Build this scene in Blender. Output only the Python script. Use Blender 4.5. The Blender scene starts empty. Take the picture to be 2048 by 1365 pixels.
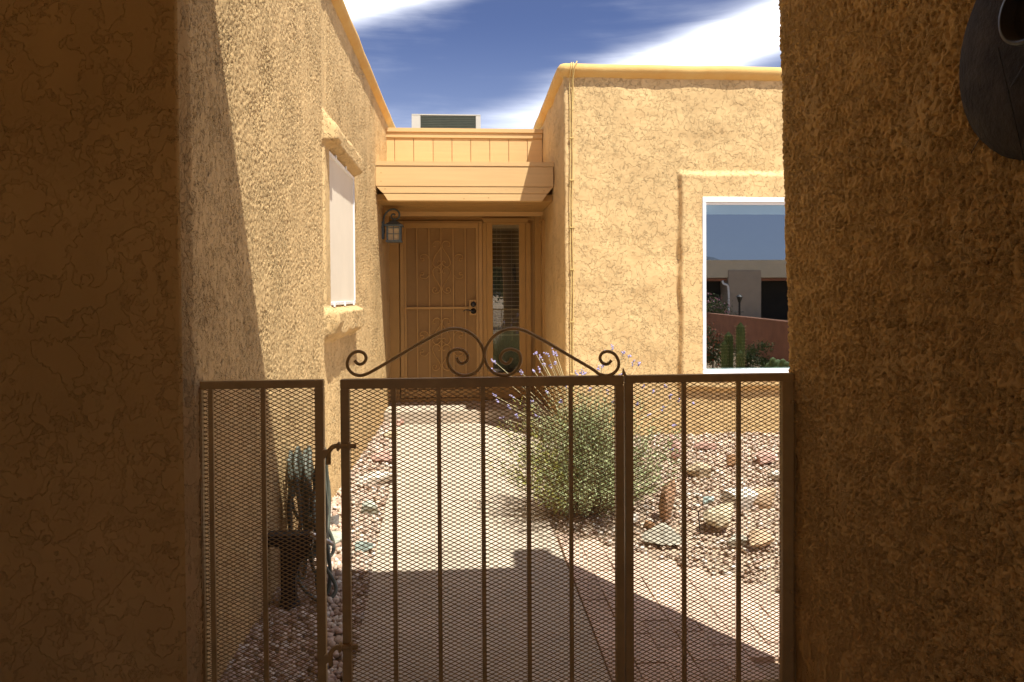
import bpy, math, random
import numpy as np
from mathutils import Vector, Matrix
random.seed(7); R = math.radians
sc = bpy.context.scene
col = sc.collection

# ------------------------------------------------------------------ camera
F = 1400.0; HC = 1.46
YAW = math.atan(94/F); PITCH = R(-1.0); ROLL = R(-0.35)
SX = 0.0; SY = -(92 - F*math.tan(R(1.0)))/2048
RM = (Matrix.Rotation(-YAW, 3, 'Z') @ Matrix.Rotation(R(90)+PITCH, 3, 'X') @ Matrix.Rotation(ROLL, 3, 'Z'))
cd = bpy.data.cameras.new('camera'); cam = bpy.data.objects.new('camera', cd); col.objects.link(cam)
cam.matrix_world = Matrix.Translation((0, 0, HC)) @ RM.to_4x4()
cd.sensor_width = 36; cd.lens = 36*F/2048; cd.shift_x = SX; cd.shift_y = SY
cd.clip_start = 0.05; cd.clip_end = 20000
sc.camera = cam

# ------------------------------------------------------------------ sky and sun
SUN = Vector((0.26, -0.41, 1.0)).normalized()
w = bpy.data.worlds.new('World'); sc.world = w; w.use_nodes = True
nt = w.node_tree; N = nt.nodes; L = nt.links; N.clear()
def wn(t, **k):
    n = N.new(t)
    for a, b in k.items(): setattr(n, a, b)
    return n
out = wn('ShaderNodeOutputWorld'); bg = wn('ShaderNodeBackground'); bg.inputs[1].default_value = 0.15
L.new(bg.outputs[0], out.inputs[0])
sky = wn('ShaderNodeTexSky', sky_type='NISHITA', sun_disc=False)
sky.sun_elevation = math.asin(SUN.z); sky.sun_rotation = math.atan2(SUN.x, SUN.y)
sky.altitude = 800; sky.air_density = 0.9; sky.dust_density = 0.3; sky.ozone_density = 3.0
tint = wn('ShaderNodeMix', data_type='RGBA', blend_type='MULTIPLY'); tint.inputs[0].default_value = 1
tint.inputs[7].default_value = (0.105, 0.145, 0.235, 1)
L.new(sky.outputs[0], tint.inputs[6])
tc = wn('ShaderNodeTexCoord')
# cirrus: long parallel bands of thin cloud crossing the whole sky
def wm(op, a, b=None, c=None):
    n = wn('ShaderNodeMath', operation=op)
    for i, x in enumerate((a, b, c)):
        if x is None: continue
        if isinstance(x, (int, float)): n.inputs[i].default_value = x
        else: L.new(x, n.inputs[i])
    return n.outputs[0]
sep = wn('ShaderNodeSeparateXYZ'); L.new(tc.outputs['Generated'], sep.inputs[0])
mp = wn('ShaderNodeMapping'); mp.inputs['Rotation'].default_value = (0, R(14), 0); mp.inputs['Scale'].default_value = (1.0, 1.0, 3.2)
L.new(tc.outputs['Generated'], mp.inputs[0])
def wnoise(scale, det, rough, dist=0.0):
    n = wn('ShaderNodeTexNoise'); n.inputs['Scale'].default_value = scale; n.inputs['Detail'].default_value = det; n.inputs['Roughness'].default_value = rough
    n.inputs['Distortion'].default_value = dist; L.new(mp.outputs[0], n.inputs['Vector']); return n.outputs[0]
nbig = wnoise(1.6, 2, .4); nfine = wnoise(5.0, 6, .5, .3)
mp2 = wn('ShaderNodeMapping'); mp2.inputs['Rotation'].default_value = (0, R(14), 0); mp2.inputs['Scale'].default_value = (2.0, 2.0, 26)
L.new(tc.outputs['Generated'], mp2.inputs[0])
nf = wn('ShaderNodeTexNoise'); nf.inputs['Scale'].default_value = 2.2; nf.inputs['Detail'].default_value = 7; nf.inputs['Roughness'].default_value = .6; nf.inputs['Distortion'].default_value = .5; L.new(mp2.outputs[0], nf.inputs['Vector'])
pp = wm('SUBTRACT', sep.outputs[2], wm('MULTIPLY', sep.outputs[0], .25))
ph_ = wm('ADD', wm('MULTIPLY', wm('SUBTRACT', pp, .425), 2*math.pi/.185), wm('MULTIPLY', wm('SUBTRACT', nbig, .5), 1.6))
wv_ = wm('POWER', wm('ADD', wm('MULTIPLY', wm('COSINE', ph_), .5), .5), 2.4)
md = wm('ADD', wm('MULTIPLY', wm('COSINE', wm('ADD', wm('SUBTRACT', wm('MULTIPLY', sep.outputs[0], 6.7), wm('MULTIPLY', pp, 14.8)), .93)), .36), .46)
dn = wm('ADD', wm('MULTIPLY', wm('MULTIPLY', wv_, md), .95), wm('ADD', wm('MULTIPLY', wm('SUBTRACT', nfine, .5), .45), wm('MULTIPLY', wm('SUBTRACT', nf.outputs[0], .5), .24)))
cr = wn('ShaderNodeValToRGB'); cr.color_ramp.interpolation = 'EASE'
cr.color_ramp.elements[0].position = -0.0; cr.color_ramp.elements[0].color = (0.02, 0.02, 0.02, 1)
cr.color_ramp.elements[1].position = 1.0; cr.color_ramp.elements[1].color = (.95, .95, .95, 1)
L.new(dn, cr.inputs[0])
mx = wn('ShaderNodeMix', data_type='RGBA'); mx.inputs[7].default_value = (8.5, 8.5, 8.6, 1)
hz_ = wn('ShaderNodeMapRange'); hz_.interpolation_type = 'SMOOTHSTEP'; hz_.inputs[1].default_value = .38; hz_.inputs[2].default_value = .08; hz_.inputs[3].default_value = 0; hz_.inputs[4].default_value = .7
L.new(sep.outputs[2], hz_.inputs[0]); hm = wn('ShaderNodeMix', data_type='RGBA'); hm.inputs[7].default_value = (1.25, 1.5, 2.05, 1)
L.new(hz_.outputs[0], hm.inputs[0]); L.new(tint.outputs[2], hm.inputs[6])
L.new(cr.outputs[0], mx.inputs[0]); L.new(hm.outputs[2], mx.inputs[6]); L.new(mx.outputs[2], bg.inputs[0])
sd = bpy.data.lights.new('sun', 'SUN'); sd.energy = 3.2; sd.angle = R(0.53); sd.color = (1.0, 0.955, 0.86)
so = bpy.data.objects.new('sun', sd); col.objects.link(so); so.location = (3, -4, 12)
so.rotation_euler = (-SUN).to_track_quat('-Z', 'Y').to_euler()
vs = sc.view_settings; vs.view_transform = 'Standard'; vs.look = 'None'; vs.gamma = 1; vs.exposure = 1.42
sc.cycles.max_bounces = 10; sc.cycles.diffuse_bounces = 6; sc.cycles.glossy_bounces = 4; sc.cycles.transparent_max_bounces = 12

# ------------------------------------------------------------------ helpers
def ray(px, py):
    x = ((px-1024)/2048 + SX)*2048/F; y = ((682.5-py)/2048 + SY)*2048/F
    return RM @ Vector((x, y, -1))
def atY(px, py, Y):
    d = ray(px, py); return Vector((0, 0, HC)) + d*(Y/d.y)
def atX(px, py, X):
    d = ray(px, py); return Vector((0, 0, HC)) + d*(X/d.x)
def atZ(px, py, z=0.0):
    d = ray(px, py); return Vector((0, 0, HC)) + d*((z-HC)/d.z)
def refl(px, py, YG, Y=None, z=None):           # a point seen mirrored in a pane that stands at y = YG
    d = ray(px, py); h = Vector((0, 0, HC)) + d*(YG/d.y); e = Vector((d.x, -d.y, d.z))
    t = (Y-YG)/e.y if Y is not None else (z-h.z)/e.z
    return h + e*t

class MB:
    def __init__(s): s.v = []; s.f = []
    def add(s, vs, fs):
        b = len(s.v); s.v += [tuple(p) for p in vs]; s.f += [tuple(i+b for i in f) for f in fs]; return s
    def box(s, x0, x1, y0, y1, z0, z1):
        return s.add([(x0,y0,z0),(x1,y0,z0),(x1,y1,z0),(x0,y1,z0),(x0,y0,z1),(x1,y0,z1),(x1,y1,z1),(x0,y1,z1)],
              [(0,3,2,1),(4,5,6,7),(0,1,5,4),(1,2,6,5),(2,3,7,6),(3,0,4,7)])
    def bar(s, a, b, w, t, up=(0,1,0)):         # box beam from a to b, w across, t along up
        a = Vector(a); b = Vector(b); d = (b-a).normalized(); u = Vector(up); u = (u-d*u.dot(d)).normalized(); r = d.cross(u)
        P = []
        for c in (a, b):
            for i, j in ((-1,-1),(1,-1),(1,1),(-1,1)): P.append(c + r*(i*w/2) + u*(j*t/2))
        return s.add(P, [(0,3,2,1),(4,5,6,7),(0,1,5,4),(1,2,6,5),(2,3,7,6),(3,0,4,7)])
    def tube(s, pts, r, n=8, cap=True, r2=None):
        pts = [Vector(p) for p in pts]; m = len(pts); V = []; prev = None
        for i, p in enumerate(pts):
            d = (pts[min(i+1, m-1)] - pts[max(i-1, 0)]).normalized()
            if prev is None:
                a = Vector((0,0,1)) if abs(d.z) < .9 else Vector((1,0,0)); u = (a - d*a.dot(d)).normalized()
            else: u = (prev - d*prev.dot(d)).normalized()
            prev = u; q = d.cross(u); rr = r if r2 is None else r + (r2-r)*i/(m-1)
            for k in range(n):
                t = 2*math.pi*k/n; V.append(p + u*(rr*math.cos(t)) + q*(rr*math.sin(t)))
        fs = [(i*n+k, i*n+(k+1)%n, (i+1)*n+(k+1)%n, (i+1)*n+k) for i in range(m-1) for k in range(n)]
        if cap: fs += [tuple(range(n))[::-1], tuple(range((m-1)*n, m*n))]
        return s.add(V, fs)
    def lathe(s, c, prof, n=20, axis='z'):
        V = []; c = Vector(c)
        for r, h in prof:
            for k in range(n):
                t = 2*math.pi*k/n; a, b = r*math.cos(t), r*math.sin(t)
                V.append(c + (Vector((a,b,h)) if axis == 'z' else Vector((h,a,b)) if axis == 'x' else Vector((b,h,a))))
        m = len(prof)
        fs = [(i*n+k, i*n+(k+1)%n, (i+1)*n+(k+1)%n, (i+1)*n+k) for i in range(m-1) for k in range(n)]
        fs += [tuple(range(n))[::-1], tuple(range((m-1)*n, m*n))]
        return s.add(V, fs)
    def prism(s, poly, d):                       # poly: list of 3d points, extruded by vector d
        n = len(poly); P = [Vector(p) for p in poly]; d = Vector(d)
        return s.add(P + [p+d for p in P], [tuple(range(n))[::-1], tuple(range(n, 2*n))] + [(i, (i+1)%n, (i+1)%n+n, i+n) for i in range(n)])

WL = {}
def link(name, me, m, parent=None, smooth=False, loc=None):
    o = bpy.data.objects.new(name, me); col.objects.link(o)
    if m and not me.materials: me.materials.append(M[m])
    if loc is not None: place(o, loc, parent)
    return o
def place(o, loc, parent):
    loc = Vector(loc); WL[o] = loc
    if parent is not None: o.parent = parent; o.location = loc - WL[parent]
    else: o.location = loc
def obj(name, mb, m, parent=None, smooth=False, bevel=0, label=None, cat=None, group=None, kind=None):
    v = np.array(mb.v, dtype=float); lo = v.min(0); hi = v.max(0); c = Vector(((lo[0]+hi[0])/2, (lo[1]+hi[1])/2, lo[2]))
    me = bpy.data.meshes.new(name); me.from_pydata([tuple(p) for p in (v - np.array(c))], [], mb.f)
    o = link(name, me, m, parent, loc=c)
    import bmesh
    b = bmesh.new(); b.from_mesh(me); bmesh.ops.recalc_face_normals(b, faces=b.faces)
    if bevel: bmesh.ops.bevel(b, geom=b.edges[:], offset=bevel, segments=2, affect='EDGES', clamp_overlap=True)
    b.to_mesh(me); b.free()
    if smooth: me.polygons.foreach_set('use_smooth', [True]*len(me.polygons))
    return tag(o, label, cat, group, kind)
def tag(o, label=None, cat=None, group=None, kind=None):
    for k, x in (('label', label), ('category', cat), ('group', group), ('kind', kind)):
        if x: o[k] = x
    return o
def thing(name, loc, label, cat, group=None):
    o = bpy.data.objects.new(name, None); col.objects.link(o); o.empty_display_size = .1; place(o, loc, None)
    return tag(o, label, cat, group)
def boxo(name, m, parent, x0, x1, y0, y1, z0, z1, bevel=0.0, **k):
    return obj(name, MB().box(x0, x1, y0, y1, z0, z1), m, parent, bevel=bevel, **k)
def smoothpath(pts, n=6, closed=False):          # Catmull-Rom
    P = [Vector(p) for p in pts]; o = []; m = len(P)
    for i in range(m-1):
        a = P[max(i-1,0)]; b = P[i]; c = P[i+1]; d = P[min(i+2,m-1)]
        for k in range(n):
            t = k/n
            o.append(0.5*((2*b) + (c-a)*t + (2*a-5*b+4*c-d)*t*t + (-a+3*b-3*c+d)*t**3))
    o.append(P[-1]); return o

# ------------------------------------------------------------------ materials
M = {}
def mat(name, c, rough=.8, var=.12, vs=6.0, bump=0, bs=60.0, bd=.004, c2=None, metal=0, spec=.3, island=None, grain=None, det=6):
    m = bpy.data.materials.new(name); m.use_nodes = True; t = m.node_tree; n = t.nodes; l = t.links
    b = n['Principled BSDF']; b.inputs['Roughness'].default_value = rough; b.inputs['Metallic'].default_value = metal
    b.inputs['Specular IOR Level'].default_value = spec
    g = n.new('ShaderNodeNewGeometry')
    nz = n.new('ShaderNodeTexNoise'); nz.inputs['Scale'].default_value = vs; nz.inputs['Detail'].default_value = det; nz.inputs['Roughness'].default_value = .6
    src = g.outputs['Position']
    if grain:
        mpn = n.new('ShaderNodeMapping'); mpn.inputs['Scale'].default_value = grain; l.new(src, mpn.inputs[0]); src = mpn.outputs[0]
    l.new(src, nz.inputs['Vector'])
    r = n.new('ShaderNodeValToRGB'); e = r.color_ramp.elements
    d = c2 if c2 else tuple(x*(1-var) for x in c)
    u = c if c2 else tuple(min(1, x*(1+var*.7)) for x in c)
    e[0].position = .32; e[0].color = (*d, 1); e[1].position = .68; e[1].color = (*u, 1)
    l.new(nz.outputs[0], r.inputs[0]); cout = r.outputs[0]
    if island:
        ri = n.new('ShaderNodeValToRGB'); ri.color_ramp.interpolation = 'CONSTANT'; el = ri.color_ramp.elements
        while len(el) < len(island): el.new(.5)
        for i, cc in enumerate(island): el[i].position = i/len(island); el[i].color = (*cc, 1)
        l.new(g.outputs['Random Per Island'], ri.inputs[0])
        mm = n.new('ShaderNodeMix'); mm.data_type = 'RGBA'; mm.blend_type = 'MULTIPLY'; mm.inputs[0].default_value = 1
        l.new(ri.outputs[0], mm.inputs[6]); l.new(cout, mm.inputs[7]); cout = mm.outputs[2]
    l.new(cout, b.inputs['Base Color'])
    if bump:
        bn = n.new('ShaderNodeTexNoise'); bn.inputs['Scale'].default_value = bs; bn.inputs['Detail'].default_value = 5; bn.inputs['Roughness'].default_value = .65
        l.new(src, bn.inputs['Vector'])
        bp = n.new('ShaderNodeBump'); bp.inputs['Strength'].default_value = bump; bp.inputs['Distance'].default_value = bd
        l.new(bn.outputs[0], bp.inputs['Height']); l.new(bp.outputs[0], b.inputs['Normal'])
    M[name] = m; return m
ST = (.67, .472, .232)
def stucco(name, c, s1, edge, amp, fine, fs, stretch=(1, 1, 1)):
    m = mat(name, c, .92, .13, 1.3, spec=.1); t = m.node_tree; n = t.nodes; l = t.links
    g0 = n.new('ShaderNodeNewGeometry'); m0 = n.new('ShaderNodeMapping'); m0.inputs['Scale'].default_value = (7, 7, .45); l.new(g0.outputs['Position'], m0.inputs[0])
    st = n.new('ShaderNodeTexNoise'); st.inputs['Scale'].default_value = 1.0; st.inputs['Detail'].default_value = 6; l.new(m0.outputs[0], st.inputs['Vector'])   # old rain streaks
    mr = n.new('ShaderNodeMapRange'); mr.inputs[1].default_value = .35; mr.inputs[2].default_value = .6; mr.inputs[3].default_value = .94; mr.inputs[4].default_value = 1.0; l.new(st.outputs[0], mr.inputs[0])
    hs_ = n.new('ShaderNodeHueSaturation'); src0 = n['Principled BSDF'].inputs['Base Color'].links[0].from_socket
    l.new(src0, hs_.inputs['Color']); l.new(mr.outputs[0], hs_.inputs['Value']); l.new(hs_.outputs[0], n['Principled BSDF'].inputs['Base Color'])
    g = n.new('ShaderNodeNewGeometry'); mpn = n.new('ShaderNodeMapping'); mpn.inputs['Scale'].default_value = stretch; l.new(g.outputs['Position'], mpn.inputs[0])
    def nz(sc_, det, dist=0):
        q = n.new('ShaderNodeTexNoise'); q.inputs['Scale'].default_value = sc_; q.inputs['Detail'].default_value = det; q.inputs['Roughness'].default_value = .62; q.inputs['Distortion'].default_value = dist
        l.new(mpn.outputs[0], q.inputs['Vector']); return q.outputs[0]
    def step(x, a, b):
        q = n.new('ShaderNodeMapRange'); q.interpolation_type = 'SMOOTHSTEP'; q.inputs[1].default_value = a; q.inputs[2].default_value = b; l.new(x, q.inputs[0]); return q.outputs[0]
    def ma(op, a, b):
        q = n.new('ShaderNodeMath'); q.operation = op
        for i, x in enumerate((a, b)):
            if isinstance(x, (int, float)): q.inputs[i].default_value = x
            else: l.new(x, q.inputs[i])
        return q.outputs[0]
    patch = step(nz(2.6, 2), .36, .62)
    p1 = step(nz(s1, 5, .25), .50-edge, .50+edge); p2 = ma('MULTIPLY', step(nz(s1*2.1, 4, .2), .53-edge, .53+edge), patch)
    rough = ma('MULTIPLY', nz(fs, 4), ma('SUBTRACT', 1.15, p1))        # the trowelled plates are smooth, the ground between them sandy
    h = ma('ADD', ma('ADD', ma('MULTIPLY', p1, amp), ma('MULTIPLY', p2, amp*.75)), ma('MULTIPLY', rough, fine))
    bp = n.new('ShaderNodeBump'); bp.inputs['Strength'].default_value = 1.0; bp.inputs['Distance'].default_value = 1.0
    l.new(h, bp.inputs['Height']); l.new(bp.outputs[0], n['Principled BSDF'].inputs['Normal'])
stucco('stucco', ST, 12, .012, .0085, .0014, 150, (1, 1, .9))
stucco('stucco_left', ST, 19, .016, .0090, .0060, 110, (1, 1, .55))
ST_SHADED = (.60, .385, .145)  # same paint as ST, deepened so the entry's shade sits in the colour
stucco('stucco_entry_shaded', ST_SHADED, 17, .016, .0070, .0070, 200, (1, 1, .9))
stucco('stucco_front_shaded', ST_SHADED, 8, .010, .0060, .0022, 130, (1, 1, .9))
mat('coping', (.64, .44, .17), .85, .14, 5, bump=.6, bs=60, bd=.006, c2=(.60, .36, .12), spec=.2)
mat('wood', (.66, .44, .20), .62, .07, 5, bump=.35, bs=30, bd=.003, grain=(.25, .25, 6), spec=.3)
mat('wood_door', (.42, .25, .085), .6, .06, 6, bump=.15, bs=40, bd=.002, spec=.3)  # darker than 'wood': shade of the door recess is put into the colour
mat('door_metal', (.45, .27, .095), .5, .05, 9, spec=.35)
mat('door_screen', (.30, .18, .072), .75, .05, 30, bump=.25, bs=700, bd=.001, spec=.2)
mat('gate_metal', (.42, .275, .10), .48, .14, 14, bump=.12, bs=220, bd=.001, spec=.4)
mat('gate_mesh', (.35, .22, .082), .5, .12, 14, spec=.35)
mat('white_vinyl', (.82, .83, .84), .4, .02, 4, spec=.4)
mat('shade_cloth', (.74, .66, .53), .85, .05, 3, bump=.3, bs=900, bd=.001, spec=.1)
mat('blind', (.70, .62, .48), .6, .03, 4)
mat('roller', (.80, .86, .82), .7, .03, 4)
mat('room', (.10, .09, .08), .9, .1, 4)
mat('iron', (.085, .115, .13), .45, .3, 50, bump=.4, bs=160, bd=.001, metal=.35, spec=.5, c2=(.16, .20, .21))
mat('black_metal', (.016, .015, .015), .35, .1, 20, spec=.5)
mat('black_plastic', (.02, .02, .021), .45, .2, 20, bump=.2, bs=200, bd=.001)
mat('hose', (.10, .11, .085), .5, .16, 12, spec=.4)
mat('brass', (.62, .60, .55), .35, .1, 20, metal=.8)
mat('amber_glass', (.62, .46, .25), .35, .12, 30, spec=.5)
mat('concrete', (.50, .42, .32), .9, .15, 2.2, bump=.35, bs=240, bd=.0015, spec=.15, det=9)
mat('paver', (.60, .44, .33), .9, .14, 4, bump=.4, bs=200, bd=.0015, spec=.12, island=None, det=9)
mat('soil', (.50, .38, .27), .95, .25, 9, bump=.8, bs=70, bd=.012, spec=.1)
mat('gravel', (1, 1, 1), .9, .22, 60, bump=.5, bs=240, bd=.003, spec=.15,
    island=[(.55,.42,.31), (.62,.49,.38), (.47,.34,.25), (.68,.57,.45), (.40,.28,.20), (.60,.44,.34), (.72,.64,.54), (.52,.41,.32)])
mat('desert', (.42, .31, .21), .95, .2, .6, bump=.4, bs=20, bd=.02, spec=.1)
mat('asphalt', (.06, .058, .055), .9, .2, 3)
for nm, c in dict(rock_tan=(.52,.41,.26), rock_red=(.44,.27,.16), rock_grey=(.43,.40,.31), rock_yellow=(.58,.49,.32), rock_white=(.68,.61,.51),
                  rock_pink=(.52,.33,.26), rock_orange=(.56,.40,.25), rock_brown=(.27,.15,.075), rock_dark=(.16,.145,.13), rock_turquoise=(.42,.51,.45), rock_green=(.44,.46,.37)).items():
    mat(nm, c, .9, .35, 14, bump=.9, bs=45, bd=.012, spec=.15, det=8)
mat('leaf', (1, 1, 1), .7, .12, 20, spec=.2, island=[(.30,.34,.15), (.40,.43,.22), (.23,.27,.11), (.48,.50,.29), (.35,.40,.20)])
mat('leaf_yellow', (.34, .33, .07), .7, .2, 20)
mat('stalk', (.56, .50, .28), .7, .15, 20)
mat('petal', (.40, .36, .60), .7, .15, 30)
mat('twig', (.15, .09, .05), .9, .3, 30)
mat('ac_metal', (.46, .43, .38), .5, .05, 4, spec=.4)
mat('ac_coil', (.10, .115, .10), .6, .1, 9)
mat('cable', (.62, .46, .18), .6, .08, 9)
mat('pot_metal', (.045, .036, .028), .72, .6, 14, bump=1.0, bs=70, bd=.004, metal=.1, spec=.2)
mat('brick_red', (.33, .155, .095), .9, .2, 3)
mat('cream', (.62, .55, .42), .9, .06, 2); mat('taupe', (.42, .35, .28), .9, .08, 2)
mat('rust_trim', (.30, .12, .06), .8, .1, 3); mat('dark_opening', (.03, .026, .022), .9, .1, 3)
mat('mountain', (.12, .15, .20), 1, .2, .004, spec=0)
mat('cactus', (.17, .23, .085), .7, .2, 16, spec=.25); mat('spines', (.62, .54, .34), .8, .1, 30)
mat('bush_green', (1, 1, 1), .7, .2, 9, island=[(.06,.10,.025), (.09,.14,.035), (.12,.17,.05), (.05,.08,.02)])
mat('bush_pink', (.62, .30, .38), .7, .2, 9); mat('bush_red', (.50, .13, .05), .7, .2, 9)
mat('car_paint', (.62, .64, .66), .25, .02, 3, spec=.6); mat('tyre', (.02, .02, .02), .9, .1, 3)
mat('car_glass', (.02, .025, .03), .05, .1, 3, spec=.8); mat('rim', (.5, .5, .5), .3, .1, 9, metal=.8)
# paver: each brick slightly different
def per_object(mn, amt):
    m = M[mn]; t = m.node_tree; n = t.nodes; l = t.links; b = n['Principled BSDF']
    src = b.inputs['Base Color'].links[0].from_socket
    oi = n.new('ShaderNodeObjectInfo'); hs = n.new('ShaderNodeHueSaturation'); mr = n.new('ShaderNodeMapRange')
    mr.inputs[3].default_value = 1-amt; mr.inputs[4].default_value = 1+amt*.6
    l.new(oi.outputs['Random'], mr.inputs[0]); l.new(mr.outputs[0], hs.inputs['Value']); l.new(src, hs.inputs['Color']); l.new(hs.outputs[0], b.inputs['Base Color'])
per_object('paver', .13); per_object('wood', .05)
def glassmat(name, fac, tintc):
    m = bpy.data.materials.new(name); m.use_nodes = True; t = m.node_tree; n = t.nodes; l = t.links; n.clear()
    o = n.new('ShaderNodeOutputMaterial'); mxs = n.new('ShaderNodeMixShader'); tr = n.new('ShaderNodeBsdfTransparent'); gl = n.new('ShaderNodeBsdfGlossy')
    tr.inputs[0].default_value = (*tintc, 1); gl.inputs['Roughness'].default_value = 0.0; gl.inputs[0].default_value = (.92, .97, 1, 1)
    fr = n.new('ShaderNodeFresnel'); fr.inputs[0].default_value = 1.5
    ad = n.new('ShaderNodeMath'); ad.operation = 'ADD'; ad.inputs[1].default_value = fac
    l.new(fr.outputs[0], ad.inputs[0]); l.new(ad.outputs[0], mxs.inputs[0]); l.new(tr.outputs[0], mxs.inputs[1]); l.new(gl.outputs[0], mxs.inputs[2]); l.new(mxs.outputs[0], o.inputs[0])
    M[name] = m
glassmat('glass', .28, (.55, .66, .66)); glassmat('glass_side', .16, (.75, .75, .7)); glassmat('glass_far', .1, (.5, .5, .5))

# ------------------------------------------------------------------ stucco height fields (relief of the plaster itself)
rng = np.random.default_rng(5)
def band(n, cell, lo, hi, seed, ax=1.0, az=1.0):
    g = np.random.default_rng(seed).standard_normal((n, n)); f = np.fft.fft2(g); k = np.fft.fftfreq(n, cell)
    kk = np.sqrt((k[:, None]*ax)**2 + (k[None, :]*az)**2)
    f *= np.exp(-(kk/hi)**2)*(1-np.exp(-(kk/lo)**2)); r = np.real(np.fft.ifft2(f)); return r/r.std()
def sst(x, a, b):
    t = np.clip((x-a)/(b-a), 0, 1); return t*t*(3-2*t)
def sample(T, cell, u, z):
    n = T.shape[0]; a = u/cell; b = z/cell; i = np.floor(a).astype(int); j = np.floor(b).astype(int); fa = a-i; fb = b-j
    i0 = i % n; i1 = (i+1) % n; j0 = j % n; j1 = (j+1) % n
    return T[i0,j0]*(1-fa)*(1-fb) + T[i1,j0]*fa*(1-fb) + T[i0,j1]*(1-fa)*fb + T[i1,j1]*fa*fb
CELL = .004; NT = 1024
big = band(NT, CELL, 1.0, 4, 1)
# facade: skip-trowel plates with torn edges
tw = band(NT, CELL, 12, 36, 2, 1.25, .85) + .4*band(NT, CELL, 40, 90, 3)
tw2 = band(NT, CELL, 16, 44, 12, 1.25, .85) + .35*band(NT, CELL, 50, 100, 13)
T_FAC = .0012*sst(tw + .45*big, -.2, .2) + .0012*sst(tw2 - .3*big, .3, .6) + .0006*band(NT, CELL, 3, 9, 4)
# left wing wall: coarser dash, finer pits pulled upright
pt = band(NT, CELL, 28, 95, 6, 1.0, .5) + .5*band(NT, CELL, 70, 130, 7)
T_LEFT = .0080*sst(pt + .6*big, -1.7, -1.0) + .0022*sst(band(NT, CELL, 14, 40, 8, 1.2, .6), .2, .9) + .0007*band(NT, CELL, 80, 140, 9)
# entry walls: blotchy knock-down
kd = band(NT, CELL, 14, 55, 10, 1.0, .8) + .5*band(NT, CELL, 60, 130, 11) + .6*big
PLT = sst(kd, .35, .6)
T_ENT = .0060*PLT + (1-PLT)*(.0022*band(NT, CELL, 30, 90, 14) + .0008*band(NT, CELL, 90, 150, 18)) + .0006*band(NT, CELL, 5, 14, 19, 1, .7)
T_SM = .0025*sst(band(NT, CELL, 5, 24, 15) + .5*band(NT, CELL, 30, 90, 16), -.08, .04) + .0003*band(NT, CELL, 50, 120, 17)

def path(*segs):
    """segs: ('L', (x0,y0), (x1,y1), spacing) or ('A', centre, r, a0, a1, n): points with outward normals"""
    P = []
    for s in segs:
        if s[0] == 'L':
            a = np.array(s[1], float); b = np.array(s[2], float); d = b-a; ln = np.hypot(*d); d /= ln; n = max(1, int(round(ln/s[3])))
            for k in range(n): p = a + d*ln*k/n; P.append((p[0], p[1], d[1], -d[0]))
            last = (b[0], b[1], d[1], -d[0])
        else:
            c = s[1]; r = s[2]; n = s[5]
            for k in range(n):
                t = s[3] + (s[4]-s[3])*k/n; P.append((c[0]+r*math.cos(t), c[1]+r*math.sin(t), math.cos(t), math.sin(t)))
            t = s[4]; last = (c[0]+r*math.cos(t), c[1]+r*math.sin(t), math.cos(t), math.sin(t))
    P.append(last); P = np.array(P); keep = np.r_[True, np.hypot(*(P[1:, :2]-P[:-1, :2]).T) > 1e-6]; return P[keep]
def relief_wall(name, P, zs, hf, m, parent, skip=None):
    P = np.asarray(P); zs = np.asarray(zs, float); n = len(P); k = len(zs)
    u = np.r_[0, np.cumsum(np.hypot(*(P[1:, :2]-P[:-1, :2]).T))]
    U, Z = np.meshgrid(u, zs, indexing='ij'); X = np.repeat(P[:, 0][:, None], k, 1); Y = np.repeat(P[:, 1][:, None], k, 1)
    h = hf(U, Z, X, Y)
    co = np.stack([X + P[:, 2][:, None]*h, Y + P[:, 3][:, None]*h, Z], -1).reshape(-1, 3)
    i, j = np.meshgrid(np.arange(n-1), np.arange(k-1), indexing='ij')
    q = np.stack([i*k+j, (i+1)*k+j, (i+1)*k+j+1, i*k+j+1], -1)
    if skip is not None:
        xc = (X[:-1,:-1]+X[1:,1:])/2; yc = (Y[:-1,:-1]+Y[1:,1:])/2; zc = (Z[:-1,:-1]+Z[1:,1:])/2
        q = q[~skip(xc, yc, zc)]
    q = q.reshape(-1, 4)
    me = bpy.data.meshes.new(name); me.vertices.add(len(co)); c = co.mean(0); c[2] = co[:, 2].min()
    me.vertices.foreach_set('co', (co-c).ravel()); me.loops.add(q.size); me.loops.foreach_set('vertex_index', q.ravel().astype(np.int32))
    me.polygons.add(len(q)); me.polygons.foreach_set('loop_start', np.arange(0, q.size, 4, dtype=np.int32))
    me.update(calc_edges=True); me.validate(); me.polygons.foreach_set('use_smooth', np.ones(len(q), bool))
    return link(name, me, m, parent, loc=c)
def sweep(name, P, prof, m, parent, zt, wob=.004, closed=False):
    P = np.asarray(P); n = len(P); k = len(prof); wv = np.interp(np.arange(n), np.arange(0, n+8, 6), rng.standard_normal(len(np.arange(0, n+8, 6))))*wob
    V = []; f = []
    for i in range(n):
        for a, b in prof:
            V.append((P[i,0]+P[i,2]*(a+wv[i]*.6), P[i,1]+P[i,3]*(a+wv[i]*.6), zt+b+wv[i]*.4))
    for i in range(n-1):
        for j in range(k): f.append((i*k+j, (i+1)*k+j, (i+1)*k+(j+1)%k, i*k+(j+1)%k))
    f += [tuple(range(k)), tuple(range((n-1)*k, n*k))[::-1]]
    mb = MB(); mb.v = V; mb.f = f; return obj(name, mb, m, parent, smooth=True)

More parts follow.
